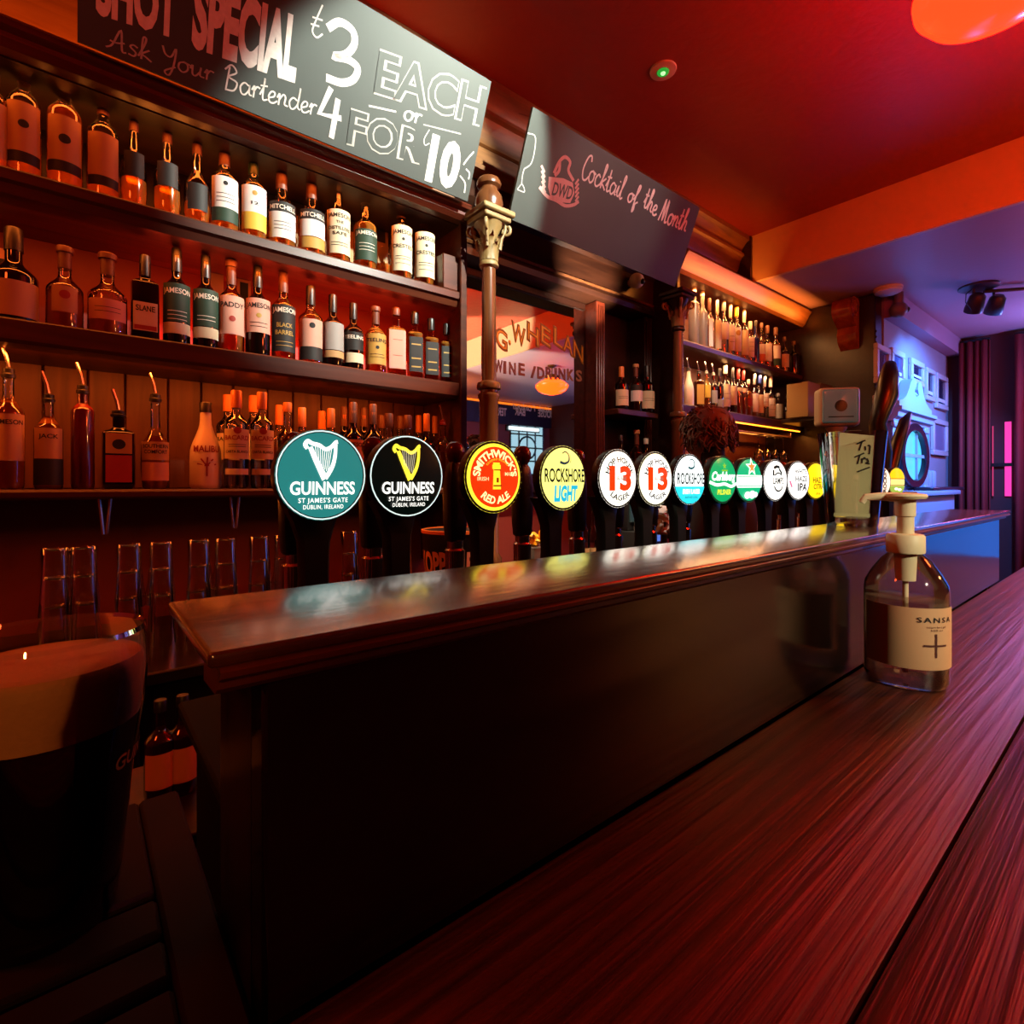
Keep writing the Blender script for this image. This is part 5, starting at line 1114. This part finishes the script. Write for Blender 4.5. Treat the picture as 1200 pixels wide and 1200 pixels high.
for k in range(26):
    a = k*2.4; r = .036*math.sqrt((k % 13)/13); vs_ = []
    n = 8
    pts = [(.018*math.cos(PI*i/n), .018*math.sin(PI*i/n)) for i in range(n+1)]
    if WEDGE is None:
        vsw = [(x, -.005, y) for x, y in pts]+[(x, .005, y) for x, y in pts]; m_ = n+1
        fsw = [tuple(range(m_)), tuple(reversed(range(m_, 2*m_)))]+[(i, i+m_, (i+1) % m_+m_, (i+1) % m_) for i in range(m_)]
        WEDGE = mesh(vsw, fsw)
    w_ = link('lemon_slice', WEDGE, ML, None, (p.x+r*math.cos(a), 1.50+r*math.sin(a), 1.03+.010+.035*(k/26)+.010*(k % 3)), (random.uniform(-1, 1), random.uniform(-1, 1), random.uniform(0, 6)))
    tag(w_, 'yellow lemon slice heaped in the clear plastic tub', 'lemon slice', 'lemon slices in the tub')
# till behind the taps
p0 = onY(741, 620, 1.52)
tl = thing('cash_till', 'dark grey cash till with a blue display strip behind the white badges', 'till', (p0.x+.05, 1.56, .86))
box('till_body', -.09, .09, -.10, .12, 0, .21, plain('till_grey', '#2a2c2e', .4), tl, .008, 2)
vsx = box('screen_housing', -.085, .085, -.04, .02, .21, .37, plain('till_grey', '#2a2c2e', .4), tl, .008, 2)
box('screen', -.072, .072, -.046, -.040, .25, .355, plain('till_screen', '#3a4a48', .2, emit='#24403a', es=.4), vsx)
put('screen_text', fit('ROLL', 0, .315, .09, .016), lambda x, y: Vector((x, -.047, y)), glow('screen_text', '#9fd0c8', .8), vsx)
box('display_strip', -.08, .08, -.112, -.10, .16, .19, glow('blue_display', '#5a7cd8', .9), tl, .003, 1)
box('receipt', -.05, .03, -.06, -.05, .21, .255, M_WHITEP, tl)
rg = thing('bar_cloth', 'crumpled pale bar cloth hanging between two taps', 'cloth', (0, 0, 0))
p = onY(778, 605, 1.1)
vs_, fs = [], []
for i in range(9):
    for j in range(7):
        t_ = i/8; ww = .045*(.35+.9*t_-.45*t_*t_); s_ = (j/6-.5)*2
        vs_.append((p.x+s_*ww+.006*math.sin(i*2.1+j), 1.1+.02*math.sin(j*2+i*.9), 1.0+.205-t_*.10))
for i in range(8):
    for j in range(6): a = i*7+j; fs.append((a, a+1, a+8, a+7))
lk = link('cloth', mesh(vs_, fs), plain('cloth_grey', '#a8acb4', .9), rg); md = lk.modifiers.new('thick', 'SOLIDIFY'); md.thickness = .006
ho = tube('hook_post', [(p.x, 1.1, .0), (p.x, 1.1, 1.2)], .012, M_BLACK, rg)
# boxes and screen at the right end of the shelves
for k, (u0, u1, vt, c, lb) in enumerate(((936, 951, 451, '#8a7448', 'tan cardboard box on the lower right shelf beside the beer bottles'), (951, 968, 453, '#5a4a2c', 'olive cardboard box at the end of the lower right shelf'))):
    a = onY(u0, 470, 1.56); b = onY(u1-.6, 470, 1.56); zt = onY((u0+u1)/2, vt, 1.56).z
    if b.x > 4.27: b.x = 4.27
    t = thing('cardboard_box', lb, 'box', ((a.x+b.x)/2, 1.56, ZR2))
    hw = max(.03, (b.x-a.x)/2); cmx = plain('card_'+c.strip('#'), c, .8)
    box('carton', -hw, hw, -.06, .08, 0, zt-ZR2, cmx, t, .002, 1); box('flap', -hw, hw, -.062, -.02, zt-ZR2, zt-ZR2+.004, cmx, t)
p = onY(984, 475, 1.22)
mo = thing('small_monitor', 'small rounded monitor with pale teal screen on a stand by the pier', 'monitor', (p.x, 1.22, .96), -math.radians(50))
M_MON = plain('monitor_shell', '#a8a49a', .35)
zc = p.z-.96
box('shell', -.115, .115, -.01, .10, zc-.125, zc+.11, M_MON, mo, .03, 4)
box('screen', -.100, .095, -.020, -.008, zc-.105, zc+.095, plain('monitor_screen', '#6f8f8c', .12, emit='#35504c', es=.35), mo, .012, 3)
put('screen_mark', merge(disc(0, zc-.005, .035), poly([(-.07, zc-.075), (.07, zc-.075), (.07, zc-.068), (-.07, zc-.068)])), lambda x, y: Vector((x, -.0207, y)), plain('screen_mark', '#2f4a46', .2), mo)
lathe('neck', [(.05, .0), (.05, .01), (.02, .03), (.016, zc-.19), (.05, zc-.15), (.06, zc-.13)], M_MON, mo, (0, .05, 0))
box('stand_shelf', -.14, .16, -.06, .18, -.03, 0, W_DARK, mo); box('stand_leg', -.02, .02, .03, .07, -.96, -.03, W_DARK, mo)
# ================================================================== foreground glasses
CG = thin_glass('foreground_glass', (.96, .96, .95), 1.7, .02)
pn = thing('stout_pint', 'full pint of dark stout with a tan head in the left foreground', 'pint', (-.012, .372, ZK))
PGp = [(.0290, 0), (.0310, .004), (.0330, .03), (.0370, .075), (.0425, .112), (.0440, .128), (.0428, .148), (.0420, .152)]
lathe('glass_wall', PGp, CG, pn, seg=48, cap=False)
lathe('glass_foot', [(.0285, .0), (.030, .003), (.0305, .008), (.027, .010), (0, .010)], CG, pn, seg=40)
ins = lambda z: next((PGp[i][0]+(PGp[i+1][0]-PGp[i][0])*(z-PGp[i][1])/(PGp[i+1][1]-PGp[i][1]) for i in range(len(PGp)-1) if PGp[i][1] <= z <= PGp[i+1][1]), .042)-.0012
lathe('stout', [(ins(z), z) for z in (.011, .03, .05, .075, .09, .1035)], plain('stout_beer', '#070201', .15), pn, seg=48)
M_HEAD = plain('stout_head', '#c08a50', .75, noise=.15, nscale=300, bump=.1)
lathe('foam_head', [(ins(z), z) for z in (.104, .112, .12, .128, .134)]+[(ins(.1365)-.002, .1370), (.02, .1385), (0, .139)], M_HEAD, pn, seg=48)
rm = lathe('rim', [(.0412, .150), (.0420, .1525), (.0428, .150)], CG, pn, seg=48, cap=False)
def pw(x, z):
    th = x/.040; r = ins(z)+.0022; return (r*math.sin(th), -r*math.cos(th), z)
put('glass_letter', fit('GUINNESS', .056, .080, .05, .0075, .02), pw, plain('glass_gilt', '#8a5a26', .5, .3), pn)
# dim things beside it on the staff side
for k, (u, v0) in enumerate(((188, 930), (214, 915))):
    p = onY(u, v0, .97)
    bottle(('small amber bottle standing low behind the drip board, nearer the pint', 'small amber bottle standing low behind the drip board, nearer the ledge')[k], 'bottles in the dark behind the drip board', p.x, .97, .80, .15, .022, 'whiskey', 'brown', 'amber', .6, 'black', 'screw', [(.15, .5, 1.1, 'orange', [])], name='small_bottle')
lw = thing('staff_shelf', 'low dark shelf behind the bar, left of the taps', 'shelf', (0, 0, 0))
box('shelf_board', -.8, .40, .84, 1.10, .775, .80, W_DARK, lw, .003, 1); box('shelf_leg', -.78, -.74, .87, 1.07, 0, .775, W_DARK, lw); box('shelf_leg', .34, .38, .87, 1.07, 0, .775, W_DARK, lw)
# tip glass
TX_, TY_ = .905, .292
tg = thing('tip_glass', 'empty pint glass with a cream tip card, standing on the bar ledge', 'glass', (TX_, TY_, ZL))
tp = [(.0325, 0), (.0335, .004), (.0350, .02), (.0400, .08), (.0440, .125), (.0458, .140)]
lathe('glass_wall', tp+[(.0442, .140), (.0424, .125), (.0384, .08), (.0335, .02)], CG, tg, seg=40, cap=False)
lathe('glass_foot', [(.0322, .0005), (.0335, .004), (.0340, .012), (.0300, .014), (0, .013)], CG, tg, seg=40)
toc = Vector((-TX_, -TY_, 0)).normalized(); side = Vector((-toc.y, toc.x, 0))
if side.dot(Vector((Rx, Ry, 0))) < 0: side = -side
ctr_ = toc*.006
q = [(-.0235, .014), (.0225, .014), (.0285, .134), (-.0155, .1415)]
def tmap(off): return lambda x, y: ctr_+side*x+Vector((0, 0, y))+toc*off
card = extrude_poly('tip_card', q, tmap(0), tuple(-toc*.0008), plain('tip_card_paper', '#d8cf9c', .7, emit='#8a8458', es=.0), tg)
for st in ([(.006, .123), (.017, .128)], [(.0125, .126), (.009, .113)], [(.0165, .119), (.0170, .113)], [(.0195, .120), (.0225, .119), (.0215, .107)],
           [(.003, .103), (.0155, .109)], [(.010, .106), (.007, .093)], [(.0125, .101), (.0128, .094)], [(.0128, .099), (.0155, .102), (.017, .100)], [(.0185, .101), (.0205, .096), (.0175, .094), (.0225, .093)], [(.0065, .081), (.0225, .088)]):
    put('card_writing', ribbon(st, .0022, smooth=len(st) > 2), tmap(.0006), M_INK, card)
# hand sanitizer
sz = thing('sanitizer_bottle', 'clear hand sanitizer pump bottle with pale label on the counter', 'bottle', (.752, .187, ZK), -math.radians(62))
lathe('bottle_body', [(.034, .0005), (.0385, .002), (.0410, .008), (.0412, .108), (.040, .116), (.034, .128), (.024, .143), (.0165, .150), (.0160, .154)], thin_glass('sanitizer_plastic', (.97, .96, .95), 1.5, .04), sz, seg=40)
lathe('sanitizer_gel', [(.033, .003), (.0392, .010), (.0397, .098), (0.0, .0985)], thin_glass('gel', (.92, .82, .72), .6, .05, .22, (.85, .66, .48)), sz, seg=40)
lbl = link('label', patch(.0418, .026, .094, -1.35, 1.35, 0, 1.0, 28), plain('sanitizer_label', '#c99a72', .6), sz)
wz = wrap_map(.0418, 0, 1.0, .0006); M_PR = plain('label_brown_ink', '#4a1a14', .6)
put('label_letters', fit('SANSA', .020, .0785, .040, .0055, .01, spacing=1.3), wz, M_INK, lbl)
put('label_lines', merge(fit('instant hand gel', .020, .0725, .022, .0022), fit('500 ml', .020, .069, .014, .002)), wz, M_PR, lbl)
put('label_cross', merge(chop([(.006, .0518), (.032, .0518), (.032, .0540), (.006, .0540)]), chop([(.0178, .040), (.0200, .040), (.0200, .066), (.0178, .066)])), wz, M_PR, lbl)
M_PUMP = plain('pump_plastic', '#d8c8a4', .5)
lathe('dip_tube', [(.003, .01), (.003, .15)], M_PUMP, sz, seg=10)
lathe('neck_insert', [(.010, .118), (.0115, .152)], M_PUMP, sz, seg=20)
lathe('collar', [(.0185, .1505), (.0190, .152), (.0190, .170), (.0175, .172), (.010, .173)], M_PUMP, sz, seg=28)
lathe('pump_stem', [(.0085, .173), (.0085, .192), (.0100, .1935), (.0105, .213)], M_PUMP, sz, seg=20)
lathe('pump_head', [(.011, .2125), (.0200, .2140), (.0215, .2165), (.0200, .2190), (.010, .2205), (0, .2208)], M_PUMP, sz, seg=28)
nz = Matrix.Rotation(math.radians(62), 4, 'Z') @ Vector((-Rx*.9+Fx*.35, -Ry*.9+Fy*.35, 0)).normalized()
tube('nozzle', [nz*.008+Vector((0, 0, .2155)), nz*.026+Vector((0, 0, .2160)), nz*.040+Vector((0, 0, .2150)), nz*.044+Vector((0, 0, .2085))], [.006, .0050, .0042, .0036], M_PUMP, sz, 10)
# ================================================================== bartender, bent over behind the taps
HX, HY, HZ = onY(830, 508, 1.16)
M_SKIN = plain('skin', '#a8704e', .5); M_SHIRT = plain('black_shirt', '#141214', .8); M_HAIR = plain('brown_hair', '#5e4a3e', .6)
pe = thing('person', 'bartender in black with curly brown hair bending behind the taps', 'person', (HX, HY-.08, 0), PI)
def skin(name, verts, edges, rad, mat, parent, sub=2, root=0):
    me = bpy.data.meshes.new(name); me.from_pydata(verts, edges, []); o = bpy.data.objects.new(name, me); col.objects.link(o); o.parent = parent
    sm = o.modifiers.new('skin', 'SKIN'); sm.use_smooth_shade = True
    for i, r in enumerate(rad):
        sv = me.skin_vertices[0].data[i]; sv.radius = r if isinstance(r, tuple) else (r, r); sv.use_root = (i == root)
    ss = o.modifiers.new('sub', 'SUBSURF'); ss.levels = sub; ss.render_levels = sub
    me.materials.append(mat)
    dg = bpy.context.evaluated_depsgraph_get(); m2 = bpy.data.meshes.new_from_object(o.evaluated_get(dg)); o.modifiers.clear(); o.data = m2
    if not m2.materials: m2.materials.append(mat)
    for pp in m2.polygons: pp.use_smooth = True
    return o
hz = HZ                     # head centre height
V = [(0, .10, .92), (0, .08, 1.06), (0, .03, 1.20), (0, -.02, 1.29), (0, -.05, 1.36), (0, -.07, 1.42), (0, -.085, hz), (0, -.09, hz+.07),
     (-.16, .0, 1.28), (-.23, -.02, 1.04), (-.16, -.20, .98), (.16, .0, 1.28), (.23, -.02, 1.04), (.16, -.20, .98),
     (-.09, .10, .86), (-.10, .08, .47), (-.10, .12, .07), (-.10, -.04, .035), (.09, .10, .86), (.10, .08, .47), (.10, .12, .07), (.10, -.04, .035)]
E = [(0, 1), (1, 2), (2, 3), (3, 4), (4, 5), (5, 6), (6, 7), (3, 8), (8, 9), (9, 10), (3, 11), (11, 12), (12, 13), (0, 14), (14, 15), (15, 16), (16, 17), (0, 18), (18, 19), (19, 20), (20, 21)]
Rr = [(.14, .10), (.13, .09), (.15, .10), (.12, .08), .05, .052, (.078, .092), (.062, .075), .055, .042, .030, .055, .042, .030, .085, .058, .040, .032, .085, .058, .040, .032]
skin('body', V, E, Rr, M_SHIRT, pe)
lathe('face', [(0, -.115), (.035, -.105), (.058, -.07), (.072, -.02), (.076, .03), (.068, .07), (.04, .095), (0, .10)], M_SKIN, pe, (0, -.098, hz), seg=24)
for s in (-1, 1):
    lathe('eye', sphere_prof(.010, 6), plain('eye_dark', '#1a1210', .2), pe, (s*.030, -.166, hz-.005), seg=12)
    lathe('ear', [(0, -.012), (.016, -.008), (.018, 0), (.016, .008), (0, .012)], M_SKIN, pe, (s*.078, -.095, hz-.01), seg=12, rot=(0, PI/2, 0))
    hand = [(0, 0, 0), (0, -.05, -.012), (-.028, -.085, -.02), (-.030, -.115, -.03), (-.010, -.095, -.02), (-.010, -.13, -.03), (.010, -.095, -.02), (.010, -.128, -.03), (.028, -.085, -.02), (.028, -.112, -.03), (-s*.032, -.035, -.008), (-s*.052, -.065, -.015)]
    hv = [(x+s*.16, y-.20, z+.98) for x, y, z in hand]
    skin('hand', hv, [(0, 1), (1, 2), (2, 3), (1, 4), (4, 5), (1, 6), (6, 7), (1, 8), (8, 9), (0, 10), (10, 11)], [.026, (.036, .016), .009, .008, .009, .008, .009, .008, .009, .008, .011, .009], M_SKIN, pe, 1)
lathe('nose', [(.013, -.03), (.015, -.02), (.008, .015), (0, .02)], M_SKIN, pe, (0, -.176, hz-.02), seg=10)
tube('mouth', [(-.022, -.165, hz-.062), (0, -.172, hz-.064), (.022, -.165, hz-.062)], .005, plain('lips', '#8a4038', .5), pe)
# curly hair: many curling locks over the skull
hvs, hfs = [], []
rr = random.Random(5)
for k in range(520):
    th = rr.uniform(0, 2*PI); ph = math.acos(rr.uniform(-.45, 1)); 
    d = Vector((math.sin(ph)*math.cos(th), math.sin(ph)*math.sin(th), math.cos(ph)))
    if d.y < -.55 and d.z < .30: continue
    base = Vector((0, -.085, hz+.012))+Vector((d.x*.080, d.y*.092, d.z*.094)); pts = []
    ax = d.orthogonal().normalized(); bx_ = d.cross(ax); p0 = rr.uniform(0, 6); ln = rr.uniform(.030, .052)
    for i in range(7):
        t_ = i/6; pts.append(base+d*ln*t_*(1-.35*t_)+Vector((0, 0, -.035*t_*t_))+(ax*math.cos(p0+t_*5.5)+bx_*math.sin(p0+t_*5.5))*(.010*t_+.003))
    me = tube_mesh(pts, [.0045, .005, .005, .0048, .0042, .0034, .0018], 4)
    o_ = len(hvs); hvs += [v.co.copy() for v in me.vertices]; hfs += [tuple(i+o_ for i in pl.vertices) for pl in me.polygons]; bpy.data.meshes.remove(me)
hr = link('hair', mesh(hvs, hfs), M_HAIR, pe); hr['label'] = 'curly brown hair'
lathe('hair_cap', [(.060, -.06), (.088, -.03), (.094, .02), (.086, .065), (.055, .095), (0, .108)], M_HAIR, pe, (0, -.072, hz), seg=24)
# ================================================================== blue alcove
M_FR = plain('pale_frame', '#b0a6a8', .4); M_ART = plain('picture_dark', '#2a2034', .12); M_ART2 = plain('picture_glass', '#4a4464', .10); M_REFL = plain('glass_reflection', '#c8c4cc', .5)
fr = [(1023, 1039, 402, 452, 'large pale-framed picture nearest the pier', 1), (1041, 1056, 407, 449, 'pale-framed picture, second from the pier in the top row', 1), (1064, 1079, 419, 452, 'dark-framed picture above the carved pediment', 0), (1082, 1092, 429, 470, 'narrow cream-framed picture right of the pediment', 0),
      (1094, 1107, 436, 480, 'cream-framed picture nearest the maroon curtain', 0), (1090, 1107, 488, 534, 'large plain picture below the frame by the curtain', 2), (1022, 1033, 461, 486, 'small framed picture in the middle row beside the pier', 1), (1024, 1033, 490, 520, 'small framed picture low beside the pier', 2)]
for (u0, u1, v0, v1, lb, kd) in fr:
    a = onY(u0, 480, ALY); b = onY(u1, 480, ALY); um = (u0+u1)/2; zt = onY(um, v0+4, ALY).z; zb = onY(um, v1, ALY).z
    W_, H_ = b.x-a.x, zt-zb
    t = thing('picture_frame', lb, 'picture', (a.x, ALY, zb), 0, 'framed pictures on the alcove wall'); bw = min(.045, W_*.14)
    for (x0, x1, z0, z1) in ((0, W_, 0, bw), (0, W_, H_-bw, H_), (0, bw, bw, H_-bw), (W_-bw, W_, bw, H_-bw)): box('frame_bar', x0, x1, -.028, -.001, z0, z1, M_FR, t, .004, 1)
    box('picture', bw, W_-bw, -.012, -.002, bw, H_-bw, (M_ART, M_ART2, plain('mauve_panel', '#7a6a88', .3))[kd], t)
    if kd < 2: box('glass_reflection', bw, W_-bw, -.0135, -.012, bw+.02, bw+.02+(H_*.10), M_REFL, t)  # pale strip paints the reflection low in the picture glass
# carved dresser with the oval mirror
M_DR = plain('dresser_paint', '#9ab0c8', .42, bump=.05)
ds = thing('carved_dresser', 'blue-lit carved dresser with scrolled pediment and glowing oval mirror', 'dresser', (0, 0, 0))
DX0, DX1, DY = 4.47, 5.35, ALY-.001
box('base', DX0, DX1+.3, DY-.17, DY, 0, 1.20, M_DR, ds, .008, 1)
box('top_shelf', DX0-.03, DX1+.36, DY-.20, DY, 1.20, 1.235, M_DR, ds, .008, 2)
box('back', DX0+.02, DX1, DY-.04, DY, 1.235, 1.80, M_DR, ds)
for xx in (DX0+.0, DX1-.10):
    box('pilaster', xx, xx+.10, DY-.055, DY-.04, 1.235, 1.735, M_DR, ds, .005, 1); box('pilaster_cap', xx-.01, xx+.11, DY-.065, DY-.04, 1.69, 1.735, M_DR, ds, .005, 1); box('pilaster_foot', xx-.01, xx+.11, DY-.065, DY-.04, 1.236, 1.275, M_DR, ds, .005, 1)
extrude_x('cornice', [(DY, 1.735), (DY-.06, 1.735), (DY-.065, 1.755), (DY-.085, 1.765), (DY-.09, 1.80), (DY-.11, 1.81), (DY-.11, 1.835), (DY, 1.835)], DX0-.02, DX1+.04, M_DR, ds)
pc = (DX0+DX1)/2-.06
half = [(-.42, 0), (-.42, .035), (-.34, .05), (-.26, .08), (-.20, .13), (-.15, .19), (-.10, .225), (-.05, .21), (-.035, .16), (-.06, .12), (0, .10)]
outl = half+[(-x, y) for x, y in reversed(half[:-1])]
extrude_poly('pediment', outl, lambda x, y: (pc+x, DY-.10, 1.835+y), (0, .07, 0), M_DR, ds)
lathe('finial', [(.03, 0), (.045, .02), (.02, .05), (.03, .08), (.035, .11), (.01, .17), (0, .18)], M_DR, ds, (pc, DY-.065, 1.93), seg=16)
oc = (4.91, 1.50); orx, orz = .29, .195
def oring(r0, r1, n=40):
    return [(oc[0]+orx*r0*math.cos(2*PI*k/n), oc[1]+orz*r0*math.sin(2*PI*k/n)) for k in range(n)], [(oc[0]+orx*r1*math.cos(2*PI*k/n), oc[1]+orz*r1*math.sin(2*PI*k/n)) for k in range(n)]
i_, o_ = oring(.98, 1.25); n = len(i_)
vs_ = [(x, DY-.085, z) for x, z in i_]+[(x, DY-.085, z) for x, z in o_]+[(x, DY-.04, z) for x, z in i_]+[(x, DY-.04, z) for x, z in o_]
fs = []
for k in range(n):
    j = (k+1) % n; fs += [(k, n+k, n+j, j), (n+k, 3*n+k, 3*n+j, n+j), (2*n+k, k, j, 2*n+j)]
link('oval_frame', mesh(vs_, fs), plain('dark_oval_frame', '#14121c', .25), ds)
put('oval_mirror_glow', disc(oc[0], oc[1], orx, orz, 40), lambda x, z: (x, DY-.05, z), glow('cyan_reflection', '#4fc0f8', 1.3), ds)  # mirror given a cyan glow in place of its bright reflection
box('reflected_bar', oc[0]-orx, oc[0]+orx, DY-.068, DY-.052, oc[1]-.012, oc[1]+.012, M_DR, ds); box('reflected_bar', oc[0]+.10, oc[0]+.115, DY-.066, DY-.052, oc[1]-.19, oc[1]+.19, M_DR, ds)  # window bars of the reflection, built onto the mirror
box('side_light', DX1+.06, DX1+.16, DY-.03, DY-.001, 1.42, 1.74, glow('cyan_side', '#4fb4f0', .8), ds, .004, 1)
for k in range(3):
    x0 = DX1-.02+.12*k; box('arched_panel', x0, x0+.09, DY-.05, DY-.001, 1.235, 1.40, M_DR, ds, .02, 2)
box('tray', 4.9, 5.9, DY-.19, DY-.06, 1.236, 1.262, plain('tray_dark', '#20202c', .3), ds, .006, 1)
# dark wood figure standing before the dresser
dkf = thing('carved_post', 'black twisted carved post standing between the pier and oval mirror', 'post', (3.26, .90, 0))
tube('trunk', [(.0, .03, 0), (.0, .03, 1.2), (.02, .02, 1.45), (-.01, .03, 1.6), (.03, .0, 1.75), (.07, .0, 1.86), (.16, .02, 1.93)], [.05, .045, .05, .04, .055, .045, .03], plain('black_wood', '#0c0a0e', .3), dkf, 12)
tube('branch', [(.02, 0, 1.22), (.10, .0, 1.35), (.14, -.02, 1.50), (.22, -.03, 1.62), (.36, -.02, 1.68)], [.03, .034, .034, .028, .012], plain('black_wood', '#0c0a0e', .3), dkf, 10)
lathe('foot', [(.14, 0), (.14, .03), (.06, .06)], plain('black_wood', '#0c0a0e', .3), dkf)
# curtain and pink window on the far wall
M_CUR = plain('maroon_velvet', '#6e1014', .8, bump=.1)
def curtain(label, y0, y1, z0, z1, X, folds):
    vs_, fs = [], []; n = folds*8
    for i in range(n+1):
        t_ = i/n; y = y0+(y1-y0)*t_; dx = .045*math.sin(t_*folds*2*PI)+.02*math.sin(t_*folds*4.3)
        vs_ += [(X+dx, y, z0), (X+dx*.9, y, (z0+z1)/2), (X+dx*.5, y, z1)]
    for i in range(n):
        for j in range(2): a = i*3+j; fs.append((a, a+3, a+4, a+1))
    t = thing('curtain', label, 'curtain', (0, 0, 0)); o = link('drape', mesh(vs_, fs), M_CUR, t, sharp=180); m = o.modifiers.new('t', 'SOLIDIFY'); m.thickness = .008
    tube('curtain_rail', [(X, y0, z1+.01), (X, y1, z1+.01)], .012, M_BLACK, t)
curtain('maroon velvet curtain closing the end of the blue alcove', .925, 1.13, .02, 2.56, 6.20, 4)
curtain('maroon velvet curtain right of the pink window slit', .12, .765, .02, 2.56, 6.20, 9)
wn = struct(thing('window_1', None, None, (0, 0, 0)))
y0, y1 = .745, .96; z0 = 1.18; z1 = 1.80
for k, (za, zb_) in enumerate(((1.18, 1.44), (1.47, 1.83))): box('pane', XR-.02, XR-.012, y0+.055, y1-.118, za, zb_, glow('pink_window', '#f03a9a', 1.3), wn)
box('window_frame', XR-.035, XR-.001, y0, y0+.02, z0, z1+.05, M_BLACK, wn); box('window_frame', XR-.035, XR-.001, y0, y1, 1.44, 1.47, M_BLACK, wn)
box('jamb_light', XR-.03, XR-.02, y1-.045, y1-.037, z0, 1.80, glow('pink_edge', '#d0406a', .8), wn)
ex = thing('wall_light', 'pale metal wall light above the curtain at the right edge', 'lamp', (6.16, .53, 2.02))
lathe('shade', [(.10, 0), (.10, .03), (.03, .07), (.02, .10)], plain('pale_metal', '#b8b4c0', .3, .5), ex, seg=20); tube('bracket', [(0, 0, .09), (.05, 0, .12), (.139, 0, .12)], .012, plain('pale_metal', '#b8b4c0', .3, .5), ex)
# ================================================================== the room behind, as the mirror shows it
fb = thing('sign_valance', 'dark sign valance with pale lettering on the wall behind the viewer', 'sign', (0, 0, 0))
MD = plain('valance_dark', '#1c1a26', .5); ML2 = plain('valance_letter', '#c8b8a8', .6, emit='#b09a80', es=.12)
def mir_at(u, v, Y): # the place whose reflection in the bar mirror shows at (u,v)
    q = onY(u, v, 2*MY-Y); return Vector((q.x, Y, q.z))
YV = YF+.06
a = mir_at(560, 470, YV); b = mir_at(662, 500, YV)
box('board', a.x-.5, b.x, YF+.001, YV-.012, b.z-.05, a.z, MD, fb)
def vtext(s, u0, u1, v, hh, cur_=False):
    A_, B_ = mir_at(u0, v, YV), mir_at(u1, v, YV)
    # seen from inside the room the wall's left is at larger x, so the words run toward smaller x
    vs_, fs, W = cursive(s, .1) if cur_ else text2d(s, .02)
    put('sign_letters', ([(B_.x-x_/W*(B_.x-A_.x), A_.z+y_*hh) for x_, y_ in vs_], fs), lambda x, z: Vector((x, YV-.010, z)), ML2, fb)
vtext('Cocktail', 632, 660, 482, .16, True); vtext('HOUSE', 631, 650, 488, .12); vtext('Parlour', 600, 628, 479, .16, True); vtext('BAR', 604, 616, 486, .12); vtext('TERN', 580, 594, 486, .12)
box('valance_light', a.x-.4, b.x, YF+.001, YF+.05, a.z+.01, a.z+.035, glow('valance_strip', '#ff7a1e', 1.6), fb)
p = mir_at(617, 525, YF); w2 = struct(thing('window_2', None, None, (p.x, YF, p.z)))
ww, wh = .36, .44
box('pane', -ww, ww, .001, .012, -wh, wh, glow('leaded_glass', '#a8d8e8', 1.1), w2)
for k in range(5):
    f_ = -1+k*.5; tube('lead_bar', [(f_*ww, .016, -wh), (f_*ww, .016, wh)], .014, M_BLACK, w2, 6); tube('lead_bar', [(-ww, .016, f_*wh), (ww, .016, f_*wh)], .014, M_BLACK, w2, 6)
lathe('lead_ring', [(.17, 0), (.20, .0), (.20, .012), (.17, .012)], M_BLACK, w2, (0, .012, 0), rot=(-PI/2, 0, 0), cap=False)
p = mir_at(612, 503, YF); tb2 = thing('tube_light', 'bright white tube light on the wall behind the viewer', 'lamp', (p.x, YF, p.z))
box('tube', -.32, .32, .03, .07, -.03, .03, glow('tube_white', '#d8ecf4', 1.8), tb2, .01, 2); box('fitting', -.36, .36, .001, .03, -.045, .045, M_BLACK, tb2)
p = mir_at(672, 490, YF); dr = struct(box('door_1', p.x-.55, p.x+.45, YF+.001, YF+.05, 0, 2.1, plain('orange_door', '#a04a18', .4)))
p = mir_at(698, 474, YF); w3 = struct(thing('window_3', None, None, (p.x, YF, p.z)))
box('pane', -.25, .25, .001, .012, -.18, .18, glow('cyan_window', '#28d0d8', 1.2), w3); box('window_frame', -.29, .29, .001, .02, -.22, -.18, M_BLACK, w3); box('window_frame', -.29, .29, .001, .02, .18, .22, M_BLACK, w3)

w4 = struct(thing('added_blue_window', None, None, (XR, -.86, 1.08)))  # blue glowing panes added out of view, for the reflection on the riser
for k in range(3): box('pane', -.012, -.002, -.55+k*.38, -.20+k*.38, -.85, .85, glow('added_blue_glow', '#3a78f0', 1.7), w4)
for k in range(4): box('window_frame', -.03, -.001, -.57+k*.38-.01, -.55+k*.38+.01, -.9, .9, M_BLACK, w4)  # upright bars of the added window
box('window_frame', -.03, -.001, -.58, .60, .85, .9, M_BLACK, w4); box('window_frame', -.03, -.001, -.58, .60, -.9, -.85, M_BLACK, w4)  # top and bottom bars of the added window
